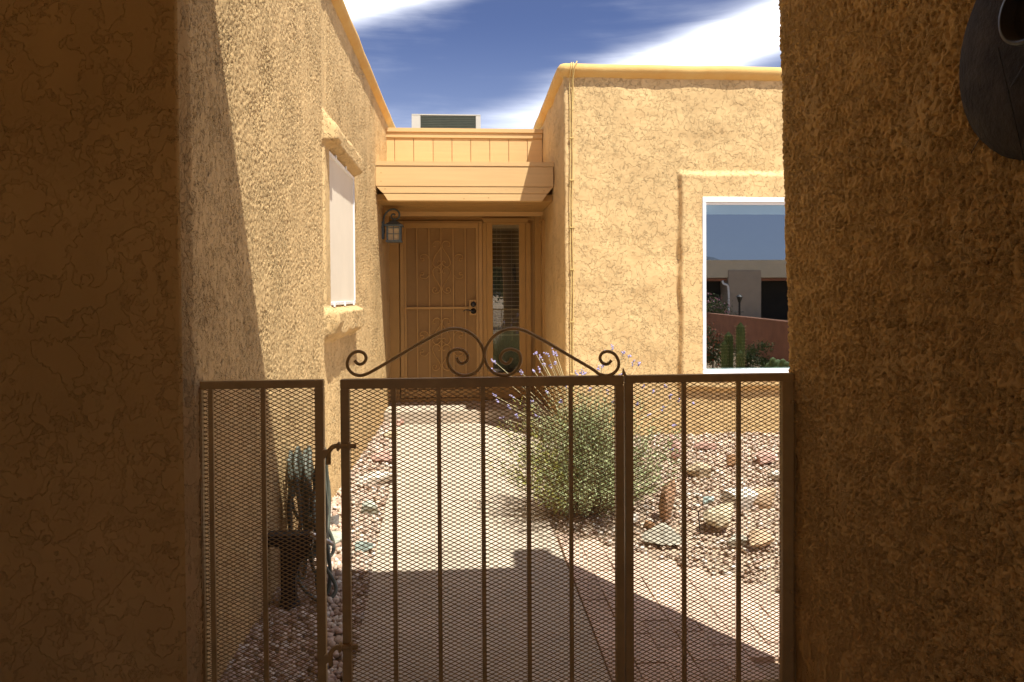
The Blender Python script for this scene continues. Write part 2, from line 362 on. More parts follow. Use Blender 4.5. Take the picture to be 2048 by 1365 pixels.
# ------------------------------------------------------------------ the planes of the place
XL, XR = -.93, .955          # the two house wings either side of the path
YG = 2.475                   # plane of the gate
XW, YE = 1.195, 2.53         # entry side wall and its end
YF = 6.65                    # facade of the right wing
YB, YS, YD = 7.42, 8.49, 8.72  # fascia beam, siding parapet, door wall
ZT = 3.555                    # top of the stucco walls under the coping
PI = math.pi

# ------------------------------------------------------------------ ground
def sheet(name, poly, z, m, parent=None, kind='structure'):
    mb = MB(); mb.add([(x, y, z) for x, y in poly], [tuple(range(len(poly)))]); o = obj(name, mb, m, parent); o['kind'] = kind
    if o.data.polygons[0].normal.z < 0: o.data.flip_normals()
    return o
sheet('ground', [(-9000, -9000), (9000, -9000), (9000, 9000), (-9000, 9000)], -.03, 'desert')
sheet('soil_bed', [(-.98, 1.9), (3.9, 1.9), (3.9, 6.8), (.99, 6.8), (.99, 8.9), (-.98, 8.9)], -.012, 'soil')
PL = [(-.42, -4.2), (-.42, 2.4), (-.47, 3.2), (-.50, 3.7), (-.56, 5.0), (-.64, 6.4), (-.74, 7.4), (-.80, 7.93)]
PR = [(.93, 7.93), (.74, 7.0), (.58, 6.0), (.51, 5.2), (.525, 4.4), (.535, 3.6), (.535, -4.2)]
mb = MB(); poly = [(x, y) for x, y in PL + PR]
# path as slabs cast in three pours with a tooled joint between
cuts = [-4.2, .9, 3.95, 6.1, 7.93]
def px_at(side, y):
    S = sorted(side, key=lambda p: p[1]); return float(np.interp(y, [p[1] for p in S], [p[0] for p in S]))
pathroot = thing('path', (0, 3, 0), None, None); pathroot['kind'] = 'structure'
for a, b in zip(cuts[:-1], cuts[1:]):
    ys = np.linspace(a+.006, b-.006, 14); mb = MB()
    top = [(px_at(PL, y)+rng.normal(0, .004), y, .0) for y in ys] + [(px_at(PR, y), y, .0) for y in ys[::-1]]
    mb.prism([(x, y, -.05) for x, y, z in top], (0, 0, .062))
    obj('slab', mb, 'concrete', pathroot)
# brick pavers beside the path
pav = thing('paving', (1.0, 3.2, 0), None, None); pav['kind'] = 'structure'
bedA, bedB = atZ(1115, 1063), atZ(1590, 1196)
pw, plg = .116, .232; mb = MB().box(-pw/2+.0012, pw/2-.0012, -plg/2+.0012, plg/2-.0012, -.05, 0)
me0 = None
for i in range(9):
    for j in range(-3, 18):
        x = .545 + pw*(i+.5); y = 1.3 + plg*(j + (.5 if i % 2 else 0))
        if y < .6: continue
        t = (x-bedA.x)/(bedB.x-bedA.x); yl = bedA.y + t*(bedB.y-bedA.y)
        if y + plg/2 > yl + .06: continue
        if x > XW - .05 and y < YE + .1: continue
        loc = (x+rng.normal(0,.0012), y+rng.normal(0,.002), .009+rng.normal(0,.0014)-.05)
        if me0 is None:
            o = obj('paver', mb, 'paver', pav, bevel=.0018); me0 = o.data; o.location = Vector(loc) - WL[pav]
        else: o = link('paver', me0, 'paver', pav, loc=loc)
        o.rotation_euler = (rng.normal(0,.004), rng.normal(0,.004), rng.normal(0,.006))
        o.location.z = loc[2]
sheet('entry_floor', [(-4.2, -4.2), (-.43, -4.2), (-.43, 2.36), (-4.2, 2.36)], .006, 'concrete')

# ------------------------------------------------------------------ house (two stucco wings and the door recess between them)
house = thing('house', (0, 8.6, 0), 'tan stucco house, two flat-roofed wings flanking a recessed front door', 'house')
rr = .022
# left wing: dark front face turning into the long side wall
PWF = path(('L', (-4.2, 2.38), (-2.0, 2.38), .12), ('L', (-2.0, 2.38), (XL-rr, 2.38), .014), ('A', (XL-rr, 2.38+rr), rr, -PI/2, -PI/4, 4))
PW = path(('A', (XL-rr, 2.38+rr), rr, -PI/4, 0, 4),
          ('L', (XL, 2.38+rr), (XL, 3.6), .0055), ('L', (XL, 3.6), (XL, 5.1), .0085), ('L', (XL, 5.1), (XL, 8.5), .014), ('L', (XL, 8.5), (XL, 8.9), .06))
a = atX(655, 305, XL+.02); b = atX(707, 356, XL+.02); c = atX(655, 612, XL+.02)
WY0, WY1 = a.y+.03, b.y; WZ0, WZ1 = c.z, (a.z+b.z)/2+.01
print('left window', WY0, WY1, WZ0, WZ1)
CRE = atX(640, 500, XL).y
def h_left(U, Z, X, Y):
    side = sst(Y, 2.388, 2.42)
    h = sample(T_LEFT, CELL, U, Z)*side
    h = h*(1 - .75*sst(Y, CRE-.005, CRE+.02)*sst(-Y, -WY0-.02, -WY0+.02))
    h = h + .014*(1-sst(Y, CRE-.01, CRE+.012))*side
    wob = .006*sample(big, CELL, U*.8, Z*.8)
    # plaster lintel and sill roll out of the wall
    yy = sst(Y, CRE-.02+wob, CRE+.05+wob)*sst(-Y, -WY1-.10+wob, -WY1-.04+wob)
    h = h + .085*yy*sst(Z, WZ1+.0, WZ1+.05)*sst(-Z, -WZ1-.27+wob, -WZ1-.13+wob)
    h = h + .085*yy*sst(-Z, -WZ0+.0, -WZ0+.05)*sst(Z, WZ0-.25+wob, WZ0-.17+wob)
    h = h + .03*sst(Y, CRE, CRE+.03)*sst(-Y, -WY0, -WY0+.03)*sst(Z, WZ0-.2, WZ0-.1)*sst(-Z, -WZ1-.2, -WZ1-.1)
    return h
relief_wall('wall', PWF, np.r_[np.linspace(-.02, .2, 6), np.arange(.212, ZT+.03, .014)], lambda U, Z, X, Y: .6*sample(T_SM, CELL, U+.7, Z+.9)*sst(-X, -XL+.008, -XL+.05), 'stucco_front_shaded', house)
relief_wall('wall', PW, np.r_[np.linspace(-.02, .2, 10), np.arange(.207, ZT+.03, .0072)], h_left, 'stucco_left', house)
PC = path(('L', (-4.2, 2.38), (XL-rr, 2.38), .1), ('A', (XL-rr, 2.38+rr), rr, -PI/2, 0, 5), ('L', (XL, 2.38+rr), (XL, 10.6), .06))
ROLL_P = [(-.20, -.03), (.0, -.03), (.016, -.012), (.046, .004), (.062, .032), (.058, .065), (.036, .092), (.0, .104), (-.12, .106), (-.20, .10)]
sweep('coping', PC, ROLL_P, 'coping', house, ZT)
# right wing
PF = path(('L', (XR, 8.9), (XR, YF+rr), .016), ('A', (XR+rr, YF+rr), rr, PI, 1.5*PI, 8), ('L', (XR+rr, YF), (3.35, YF), .012), ('L', (3.35, YF), (6.5, YF), .08))
wa = atY(1403, 398, YF); wb = atY(1405, 749, YF); sa = atY(1357, 347, YF)
FX0, FX1, FZ0, FZ1 = wa.x, wa.x+1.55, wb.z, wa.z
SBX, SBZ = wa.x-sa.x, sa.z-wa.z
print('facade window', FX0, FX1, FZ0, FZ1, SBX, SBZ)
def h_fac(U, Z, X, Y):
    h = sample(T_FAC, CELL, U, Z)
    wob = .004*sample(big, CELL, U*.6, Z*.6)
    inx = sst(X, FX0-SBX-.012+wob, FX0-SBX+.03+wob)*sst(-X, -FX1-SBX-.01, -FX1-SBX+.03)
    inz = sst(-Z, -FZ1-SBZ-.03+wob, -FZ1-SBZ+.03+wob)*sst(Z, FZ0-.17+wob, FZ0-.11+wob)
    fr = (Y < YF+.02)*inx*inz
    return h*(1-.45*fr) + .052*fr + .003*sample(big, CELL, U*.7, Z*.7)
def hole(x, y, z): return (y < YF+.02) & (x > FX0+.004) & (x < FX1-.004) & (z > FZ0+.004) & (z < FZ1-.004)
relief_wall('wall', PF, np.r_[np.linspace(-.02, .2, 12), np.arange(.208, ZT+.03, .011)], h_fac, 'stucco', house, hole)
PG = path(('L', (XR, 10.6), (XR, YF+rr), .06), ('A', (XR+rr, YF+rr), rr, PI, 1.5*PI, 6), ('L', (XR+rr, YF), (6.5, YF), .05))
sweep('coping', PG, ROLL_P, 'coping', house, ZT)
# roofs behind the parapets and the far sides of the wings
boxo('roof', 'cream', house, -4.2, XL-.2, 2.6, 10.6, 3.2, 3.3); boxo('roof', 'cream', house, XR+.2, 6.4, YF+.2, 10.6, 3.2, 3.3)
boxo('roof', 'cream', house, XL-.21, XR+.21, YS+.05, 14, 3.19, 3.29)
boxo('wall', 'stucco', house, -4.4, XL-.12, 10.5, 10.6, 0, 3.55); boxo('wall', 'stucco', house, XR+.12, 6.5, 10.5, 10.6, 0, 3.55)
boxo('wall', 'stucco', house, -4.4, -4.2, 2.3, 10.6, 0, 3.55); boxo('wall', 'stucco', house, 6.5, 6.7, YF, 10.6, 0, 3.55)

# facade window
win = obj('window', MB().box(FX0-.01, FX1+.01, YF-.060, YF+.09, FZ0-.012, FZ0+.05).box(FX0-.01, FX1+.01, YF-.060, YF+.09, FZ1-.04, FZ1+.012)
          .box(FX0-.01, FX0+.026, YF-.060, YF+.09, FZ0+.05, FZ1-.04).box(FX1-.035, FX1+.01, YF-.060, YF+.09, FZ0+.05, FZ1-.04), 'white_vinyl', house, bevel=.004)
boxo('sill', 'white_vinyl', win, FX0-.012, FX1+.012, YF-.075, YF-.061, FZ0-.03, FZ0+.02, .004)
obj('track', MB().box(FX0+.026, FX1-.035, YF-.045, YF-.025, FZ1-.062, FZ1-.042), 'white_vinyl', win)
obj('pane', MB().add([(FX0+.02, YF-.03, FZ0+.045), (FX1-.03, YF-.03, FZ0+.045), (FX1-.03, YF-.03, FZ1-.05), (FX0+.02, YF-.03, FZ1-.05)], [(0, 1, 2, 3)]), 'glass', win)
boxo('roller_blind', 'roller', win, FX0+.03, FX1-.03, YF+.0, YF+.02, FZ1-.15, FZ1-.02)
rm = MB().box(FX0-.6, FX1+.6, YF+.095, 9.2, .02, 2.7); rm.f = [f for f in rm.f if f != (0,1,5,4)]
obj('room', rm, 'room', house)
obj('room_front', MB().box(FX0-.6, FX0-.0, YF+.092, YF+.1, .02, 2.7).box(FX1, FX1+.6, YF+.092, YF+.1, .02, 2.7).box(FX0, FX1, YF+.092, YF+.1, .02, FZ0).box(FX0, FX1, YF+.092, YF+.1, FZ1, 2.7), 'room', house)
# side wing window: sun screen in a white frame
sx = XL+.006
lw = obj('window', MB().box(sx, sx+.022, WY0-.05, WY1, WZ0, WZ0+.024).box(sx, sx+.022, WY0-.05, WY1, WZ1-.026, WZ1)
         .box(sx, sx+.022, WY1-.026, WY1, WZ0+.024, WZ1-.026).box(sx, sx+.022, WY0-.05, WY0-.024, WZ0+.024, WZ1-.026), 'white_vinyl', house, bevel=.003)
boxo('sun_screen', 'shade_cloth', lw, sx+.004, sx+.013, WY0-.024, WY1-.026, WZ0+.024, WZ1-.026)
for k in range(3): boxo('clip', 'white_vinyl', lw, sx+.018, sx+.03, WY0+.1+k*.42, WY0+.13+k*.42, WZ0-.012, WZ0+.014, .002)
for k in range(2): boxo('clip', 'white_vinyl', lw, sx+.018, sx+.03, WY0+.2+k*.42, WY0+.23+k*.42, WZ1-.012, WZ1+.012, .002)

# siding parapet over the door: grooved boards, cap and ledger
zs0 = atY(930, 326, YS).z-.1; zs1 = atY(930, 277, YS).z; zc = atY(930, 259, YS).z
grooves = [XL+.004] + [atY(740+g*400/2048, 300, YS).x for g in (252, 447, 646, 839, 1031, 1226, 1420, 1611)] + [XR-.004]
boxo('parapet_backing', 'wood', house, XL+.002, XR-.002, YS+.012, YS+.05, 2.42, zc-.03)
for a, b in zip(grooves[:-1], grooves[1:]): boxo('siding_board', 'wood', house, a+.003, b-.003, YS-.006, YS+.014, zs0, zs1-.004, .002)
boxo('ledger', 'wood', house, XL+.003, XR-.003, YS-.02, YS+.014, zs1-.002, zc-.046, .003)
boxo('parapet_cap', 'wood', house, XL-.002, XR+.002, YS-.034, YS+.13, zc-.046, zc+.004, .004)
# fascia beam with clipped ends
z_t = atY(930, 323.5, YB).z; z_c = atY(930, 333, YB).z; z_f = atY(930, 373.5, YB).z; z_2 = atY(930, 389, YB+.06).z; z_3 = atY(930, 404, YB+.08).z
boxo('beam_cap', 'wood', house, XL-.004, XR+.004, YB-.006, YS-.02, z_c, z_t, .004)
boxo('fascia_board', 'wood', house, XL+.006, XR-.006, YB, YB+.045, z_f, z_c-.002, .004)
def trap(name, x0, x1, x2, x3, za, zb, y0, y1):
    obj(name, MB().prism([(x0, y0, za), (x1, y0, za), (x3, y0, zb), (x2, y0, zb)], (0, y1-y0, 0)), 'wood', house, bevel=.003)
l2a, r2a = XL+.01, XR-.01; l2b, r2b = atY(767, 388, YB+.06).x, atY(1094, 389, YB+.06).x
trap('fascia_board', l2a, r2a, l2b, r2b, z_f-.003, z_2, YB+.003, YB+.05)
l3b, r3b = atY(777, 403, YB+.08).x, atY(1083, 404, YB+.08).x
trap('fascia_board', l2b+.002, r2b-.002, l3b, r3b, z_2-.003, z_3, YB+.006, YB+.10)
for px, py in ((770, 378), (1088, 382), (762, 346), (762, 363), (928, 398), (977, 396)):
    yy = YB if py < 372 else (YB+.003 if py < 389 else YB+.006); p = atY(px, py, yy)
    obj('nail_head', MB().lathe((p.x, yy-.0015, p.z), [(.006, 0), (.006, .003)], 8, 'y'), 'wood_door', house)
# soffit boards
ZSO = z_3+.012
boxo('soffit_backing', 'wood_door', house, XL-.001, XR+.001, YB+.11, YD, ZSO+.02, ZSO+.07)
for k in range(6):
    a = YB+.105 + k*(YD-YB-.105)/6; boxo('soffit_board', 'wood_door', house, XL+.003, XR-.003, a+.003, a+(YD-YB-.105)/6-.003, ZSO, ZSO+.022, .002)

# door wall
def dx(px): return atY(px, 600, YD).x
def dz(py): return atY(930, py, YD).z
ZFL = .15
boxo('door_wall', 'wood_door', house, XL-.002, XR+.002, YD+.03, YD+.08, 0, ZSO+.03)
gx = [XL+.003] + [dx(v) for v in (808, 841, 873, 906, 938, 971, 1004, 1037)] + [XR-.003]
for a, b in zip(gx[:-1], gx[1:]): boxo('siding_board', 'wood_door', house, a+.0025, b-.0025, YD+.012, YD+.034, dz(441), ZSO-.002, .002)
boxo('door_casing', 'wood_door', house, XL+.002, dx(799), YD-.03, YD+.03, ZFL, dz(443), .004)
step = boxo('step', 'concrete', house, XL+.004, XR-.004, 7.93, YD+.02, -.02, ZFL, .012)
boxo('threshold', 'wood_door', house, dx(799), dx(966), YD-.06, YD+.03, ZFL, ZFL+.04, .005)
# security door
D0, D1, DT, DB = dx(801), dx(965), dz(443), ZFL+.042
door = obj('security_door', MB().box(D0, D1, YD-.03, YD+.028, DT-.026, DT).box(D0, dx(809), YD-.03, YD+.028, DB, DT-.026).box(dx(957.5), D1, YD-.03, YD+.028, DB, DT-.026), 'door_metal', house, bevel=.004)
i0, i1, it = dx(809.5), dx(957), dz(447); p0, p1, pt_ = dx(813.5), dx(952.5), dz(457)
obj('leaf_frame', MB().box(i0, p0, YD-.042, YD-.006, DB+.006, it).box(p1, i1, YD-.042, YD-.006, DB+.006, it).box(p0, p1, YD-.042, YD-.006, pt_, it).box(p0, p1, YD-.042, YD-.006, DB+.006, DB+.10), 'door_metal', door, bevel=.003)
boxo('screen', 'door_screen', door, p0, p1, YD-.004, YD+.002, DB+.1, pt_)
zm = dz(616)
boxo('cross_bar', 'door_metal', door, p0, p1, YD-.036, YD-.012, zm-.014, zm+.014, .002)
bx_ = [dx(v) for v in (834.7, 859, 882.9, 907, 931.2)]
for x in bx_:
    boxo('bar', 'door_metal', door, x-.0065, x+.0065, YD-.03, YD-.016, zm+.014, pt_); boxo('bar', 'door_metal', door, x-.0065, x+.0065, YD-.03, YD-.016, DB+.1, zm-.014)
def zp(x, y):   # pixel inside the door zoom (4.55 px per photo pixel) to the door plane
    p = atY(800+x/4.55, 460+y/4.55, YD-.034); return p
def door_scroll(pts):
    obj('scroll', MB().tube(smoothpath([zp(*p) for p in pts], 5), .0052, 6), 'door_metal', door, smooth=True)
half = [(322,150),(308,152),(300,138),(310,112),(340,102),(366,118),(372,150),(352,190),(318,240),(300,285),(302,318),(325,338),(352,330),(372,310),(370,290),(352,284),(342,300)]
low = [(318,560),(332,548),(328,530),(306,530),(296,548),(304,570),(330,578),(358,562),(368,530),(350,490),(318,440),(300,395),(304,358),(332,342),(358,352),(370,376),(362,396),(345,392)]
side_ = [(205,270),(218,280),(216,260),(198,256),(184,240),(196,226),(225,222),(252,234),(262,262),(262,330),(262,400),(250,432),(222,446),(194,436),(184,410),(196,388),(214,398),(206,412)]
side_ = [(196,282),(212,284),(216,268),(204,258),(188,262),(184,245),(196,230),(225,224),(250,236),(262,262)]
side2 = [(196,388),(212,388),(216,402),(204,412),(188,408),(184,424),(196,440),(225,446),(250,434),(262,412)]
for dy in (0, 702):
    for s in (1, -1):
        for pts in (half, low, side_, side2): door_scroll([(x if s == 1 else 756-x, y+dy) for x, y in pts])
# lock plate, deadbolt, lever
obj('lock_plate', MB().box(dx(938.5), dx(952), YD-.05, YD-.04, dz(631), dz(600)), 'door_metal', door, bevel=.003)
kx = dx(946.6); 
obj('deadbolt', MB().lathe((kx, YD-.05, dz(609)), [(.034, 0), (.034, -.012), (.026, -.024), (.012, -.026)], 18, 'y'), 'black_metal', door, smooth=True)
hz = dz(622.5)
obj('handle', MB().lathe((kx, YD-.05, hz), [(.036, 0), (.034, -.012), (.018, -.02), (.016, -.05)], 18, 'y')
    .tube(smoothpath([(kx, YD-.1, hz), (kx-.03, YD-.102, hz+.004), (kx-.06, YD-.1, hz+.014), (kx-.10, YD-.098, hz+.014), (kx-.125, YD-.096, hz-.002)], 5), .009, 8, r2=.005), 'black_metal', door, smooth=True)
for py in (480, 622, 760): boxo('hinge', 'door_metal', door, dx(806.5), dx(809.3), YD-.05, YD-.03, dz(py)-.05, dz(py)+.05, .003)
# sidelight
s0, s1, stp, sbt = dx(974), dx(1051), dz(446), ZFL+.02
g0, g1, gt, gb = dx(985.5), dx(1038.5), dz(450), dz(747)
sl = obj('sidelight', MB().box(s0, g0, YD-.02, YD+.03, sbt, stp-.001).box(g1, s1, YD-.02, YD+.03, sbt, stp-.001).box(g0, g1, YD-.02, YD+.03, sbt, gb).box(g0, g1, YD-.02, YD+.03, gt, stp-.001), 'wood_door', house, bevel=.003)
obj('crown', MB().prism([(dx(964.5), YD-.04, dz(437)), (dx(1059), YD-.04, dz(437)), (dx(1055), YD-.04, stp), (dx(969), YD-.04, stp)], (0, .07, 0)), 'wood_door', sl, bevel=.003)
boxo('casing', 'wood_door', sl, dx(1051)+.002, dx(1062), YD-.012, YD+.03, sbt, stp-.002, .003)
boxo('casing', 'wood_door', sl, D1+.003, s0-.002, YD-.012, YD+.03, sbt, stp-.002, .003)
obj('pane', MB().add([(g0, YD+.012, gb), (g1, YD+.012, gb), (g1, YD+.012, gt), (g0, YD+.012, gt)], [(0,1,2,3)]), 'glass_side', sl)
boxo('head_rail', 'blind', sl, g0, g1, YD+.016, YD+.028, gt-.045, gt)
nb = 26
for k in range(nb):
    z = gt-.06-k*(gt-gb)*.74/nb; boxo('blind_slat', 'blind', sl, g0, g1, YD+.018, YD+.028, z-.0055, z+.0015)
for fx in (.16, .32, .72): boxo('blind_cord', 'blind', sl, g0+fx*(g1-g0)-.001, g0+fx*(g1-g0)+.001, YD+.0145, YD+.0165, gt-(gt-gb)*.78, gt-.045)
boxo('dark_back', 'room', sl, g0-.002, g1+.002, YD+.0285, YD+.0297, gb-.002, gt+.002)
# narrow window trim on the shaded side wall
boxo('side_window_trim', 'wood_door', house, XR-.035, XR+.006, 8.28, 8.34, .9, dz(448), .004); boxo('side_window_trim', 'wood_door', house, XR-.03, XR+.006, 8.40, 8.62, dz(452), dz(444), .004)
boxo('corner_post', 'wood_door', house, XR-.085, XR-.002, YD-.05, YD+.012, ZFL, ZSO-.003, .004)

# ------------------------------------------------------------------ entry porch the camera stands in
porch = thing('entry_porch', (0, 0, 0), 'shaded covered entry with thick tan stucco side wall', 'porch')
PE = path(('L', (XW+.15, -4.2), (XW+.15, YE-.05), .2), ('A', (XW+.10, YE-.05), .05, 0, PI/2, 6), ('L', (XW+.10, YE), (XW+.05, YE), .01),
          ('A', (XW+.05, YE-.05), .05, PI/2, PI, 12), ('L', (XW, YE-.05), (XW, 1.0), .0036), ('L', (XW, 1.0), (XW, -4.2), .1))
def h_ent(U, Z, X, Y): return (X < XW+.055)*.040*np.clip((Z-1.05)/1.4, 0, 1.6)*np.clip((XW+.055-X)/.05, 0, 1) + sample(T_ENT, CELL, U+.3, Z) + .0012*sample(big, CELL, U, Z)
relief_wall('wall', PE, np.r_[np.linspace(-.02, .25, 6), np.arange(.255, 2.62, .0038), np.linspace(2.72, 3.4, 8)], h_ent, 'stucco_entry_shaded', porch)
obj('wall_cap', MB().box(XW-.01, XW+.16, -4.2, YE+.01, 3.39, 3.46), 'coping', porch, bevel=.02)
ZR = 3.42; YR = 3.70 - .41*ZR
boxo('roof', 'stucco_entry_shaded', porch, -4.2, XW+.012, -4.2, YR, 3.1, ZR, .01)
boxo('wall', 'stucco_entry_shaded', porch, -4.4, -4.2, -4.2, 2.45, 0, 3.1)
boxo('wall', 'stucco_entry_shaded', porch, -4.2, -2.3, -4.4, -4.2, 0, 3.1)  # unseen back wall, added; its width sets the light from behind
boxo('added_lintel', 'stucco_entry_shaded', porch, -2.3, XW+.15, -4.4, -4.2, 2.35, 3.1)  # unseen too, added over the opening to limit light from behind

# ------------------------------------------------------------------ iron gate and its fixed panels
ZG0 = .014
def gp(px, py): return atY(px, py, YG)
ztop = (gp(700, 752).z + gp(1560, 753).z)/2
def gx_(px): return gp(px, 1000).x
def screen(name, parent, x0, x1, z0, z1, y):
    """expanded metal: two families of flat strands that meet in knuckles"""
    mb = MB(); pw_, ph = .0295, .0147; k = ph/pw_; wd, th = .0027, .0016
    for s in (1, -1):
        c0 = min(z0 - s*k*x0, z0 - s*k*x1); c1 = max(z1 - s*k*x0, z1 - s*k*x1); n = int((c1-c0)/ph)+2; base = math.floor(c0/ph)*ph
        for i in range(n):
            c = base + i*ph; xa, xb = x0, x1       # z = s*k*x + c
            za, zb = s*k*xa+c, s*k*xb+c
            if s == 1:
                if za < z0: xa = (z0-c)/k
                if zb > z1: xb = (z1-c)/k
            else:
                if za > z1: xa = (c-z1)/k
                if zb < z0: xb = (c-z0)/k
            if xb-xa < .004: continue
            mb.bar((xa, y+s*.0006, s*k*xa+c), (xb, y+s*.0006, s*k*xb+c), wd, th)
    ni = int((x1-x0)/(pw_/2))+3; nj = int((z1-z0)/(ph/2))+3; i0_ = math.floor(x0/(pw_/2)); j0_ = math.floor(z0/(ph/2))
    for i in range(i0_, i0_+ni):
        for j in range(j0_, j0_+nj):
            if (i+j) % 2: continue
            x, z = i*pw_/2, j*ph/2
            if x0+.003 < x < x1-.003 and z0+.002 < z < z1-.002:
                mb.add([(x-.0042, y-.0022, z), (x, y-.0022, z-.0019), (x+.0042, y-.0022, z), (x, y-.0022, z+.0019)], [(0,1,2,3)])
                mb.add([(x-.0042, y+.0022, z), (x, y+.0022, z+.0019), (x+.0042, y+.0022, z), (x, y+.0022, z-.0019)], [(0,1,2,3)])
    me = bpy.data.meshes.new(name); me.from_pydata([tuple(Vector(v)-Vector(((x0+x1)/2, y, z0))) for v in mb.v], [], mb.f)
    o = link(name, me, 'gate_mesh', parent, loc=((x0+x1)/2, y, z0)); o['kind'] = 'stuff'; return o
def panel(root, x0, x1, lw, rw, bars, trail=.033):
    r = .012
    boxo('top_rail', 'gate_metal', root, x0, x1, YG-.016, YG+.016, ztop-trail, ztop, .002)
    boxo('bottom_rail', 'gate_metal', root, x0, x1, YG-.016, YG+.016, ZG0, ZG0+.022, .002)
    boxo('stile', 'gate_metal', root, x0, x0+lw, YG-.0155, YG+.0155, ZG0+.0222, ztop-trail-.0002, .002)
    boxo('stile', 'gate_metal', root, x1-rw, x1, YG-.0155, YG+.0155, ZG0+.0222, ztop-trail-.0002, .002)
    for b in bars: boxo('bar', 'gate_metal', root, b-.0075, b+.0075, YG-.010, YG+.005, ZG0+.0222, ztop-trail-.0002, .0015)
    screen('mesh_screen', root, x0+lw-.004, x1-rw+.004, ZG0+.018, ztop-trail+.004, YG+.0085)
G0, G1 = gx_(684), gx_(1246.5)
gate = thing('garden_gate', ((G0+G1)/2, YG, ZG0), 'brown iron garden gate leaf with scrolls on top and mesh infill', 'gate')
panel(gate, G0, G1, .029, .029, [gx_(v) for v in (789.5, 879, 967, 1057.5, 1142)])
def sp(x, y): p = atY(680+x/3.413, 640+y/3.413, YG); return p
scr = [(100,272),(118,293),(140,299),(163,288),(178,262),(171,233),(147,215),(115,213),(80,230),(58,262),(50,295),(58,330),(85,360),(118,374),(150,375),(190,362),
       (250,330),(400,242),(560,148),(640,105),(700,75),(760,58),(820,60),(880,82),(930,120),(965,170),(981,220),(980,262),(965,305),(935,345),(890,370),(845,376),(800,366),(760,333),(738,290),(735,255),(748,220),(775,203),(810,197),(848,210),(870,238),(872,265),(855,287),(830,295),(808,281),(797,255)]
zoff = ztop - sp(845, 378).z + .006
for s in (1, -1):
    P = [sp(x if s == 1 else 1969-x-(16 if x < 200 else 0), y) + Vector((0, 0, zoff)) for x, y in scr]
    obj('scroll', MB().tube(smoothpath(P, 6), .0058, 8), 'gate_metal', gate, smooth=True)
def rod(name, parent, pts, r=.0085, n=10): return obj(name, MB().tube(smoothpath(pts, 6), r, n), 'gate_metal', parent, smooth=True)
for py, low_ in ((889, 0), (1286, 1)):
    a = gp(714, py); b = gp(700, py); 
    zz = a.z; yL = YG-.028
    rod('hinge_bolt' , gate, [(gx_(716), yL, zz), (gx_(690), yL, zz), (gx_(676), yL, zz+.001), (gx_(668), yL, zz-.004), (gx_(662), yL, zz-.018), (gx_(661), yL, zz-.032), (gx_(661), yL, zz-.062)], .0085)
    boxo('nut', 'gate_metal', gate, gx_(699), gx_(704.5), yL-.016, yL+.012, zz-.014, zz+.014, .003); boxo('nut', 'gate_metal', gate, gx_(678), gx_(683.5), yL-.016, yL+.016, zz-.014, zz+.014, .003)
p = gp(1247, 752)
obj('spur', MB().add([(p.x-.006, YG, ztop), (p.x+.012, YG, ztop), (p.x-.002, YG+.002, ztop+.03), (p.x+.001, YG+.012, ztop)], [(0,1,2),(1,3,2),(3,0,2),(0,3,1)]), 'gate_metal', gate)
# fixed panel on the side wing wall
A0, A1 = XL+.012, gx_(650)
pa = thing('fence_panel', ((A0+A1)/2, YG, 0), 'narrow brown iron mesh panel bolted to the side wall beside the hose', 'fence')
panel(pa, A0, A1, gx_(408)-A0, .029, [gx_(425), gx_(529.5)], .027)
boxo('wall_flange', 'gate_metal', pa, XL+.008, A0+.012, YG-.026, YG-.017, ZG0, ztop-.03, .002)
for py in (858, 1067, 1337):
    z = gp(394, py).z; obj('bolt_head', MB().lathe((A0+.004, YG-.027, z), [(.009, 0), (.008, -.005), (.004, -.008)], 8, 'y'), 'gate_metal', pa)
for py in (903, 1308):
    z = gp(660, py).z
    obj('hinge_tab', MB().prism([(A1-.002, YG-.036, z+.012), (A1+.028, YG-.036, z+.012), (A1+.012, YG-.036, z-.014), (A1-.002, YG-.036, z-.022)], (0, .018, 0)), 'gate_metal', pa, bevel=.002)
# fixed panel against the entry side wall
B0, B1 = gx_(1249.5), gx_(1584)
pb = thing('fence_panel', ((B0+B1)/2, YG, 0), 'wide brown iron mesh panel fixed to the rough entry wall', 'fence')
panel(pb, B0, B1, .029, B1-gx_(1562), [gx_(1367.5), gx_(1476.5)], .027)
boxo('wall_flange', 'gate_metal', pb, B1+.001, XW-.002, YG-.026, YG+.014, ZG0, ztop-.02, .002)
for py in (803, 996, 1180, 1296):
    z = gp(1575, py).z; obj('bolt_head', MB().lathe((B1-.008, YG-.018, z), [(.008, 0), (.007, -.004), (.004, -.007)], 8, 'y'), 'gate_metal', pb)

# ------------------------------------------------------------------ wall lantern
lp = atX(763, 470, XL); LY = lp.y
def lz(y): return atY(788, 405+y*95/1365, LY).z
def lx(x): return atY(745+x*70/1006, 450, LY).x
lan = thing('wall_lantern', (XL+.02, LY, lz(1060)), 'grey iron wall lantern hanging from a curled arm by the door', 'lantern')
obj('back_plate', MB().box(XL+.004, XL+.03, LY-.045, LY+.045, lz(1060), lz(560)), 'iron', lan, bevel=.006)
obj('arm', MB().tube(smoothpath([(lx(x), LY, lz(y)) for x, y in ((322,890),(320,760),(322,600),(322,480),(345,390),(400,300),(470,240),(560,205),(650,205),(730,250),(775,330),(765,410),(720,470),(650,492),(590,480),(548,430),(548,375),(585,345),(625,345),(650,375))], 5), .0105, 8), 'iron', lan, smooth=True)
obj('arm_socket', MB().lathe((lx(320), LY, lz(900)), [(.013, 0), (.016, .02), (.013, .05)], 10).box(XL+.028, lx(330), LY-.008, LY+.008, lz(840), lz(800)).lathe((lx(322), LY, lz(680)), [(.015, 0), (.015, .012)], 10), 'iron', lan)
cx = lx(622); W2 = (lx(800)-lx(440))/2; zr0, zr1 = lz(665), lz(510)
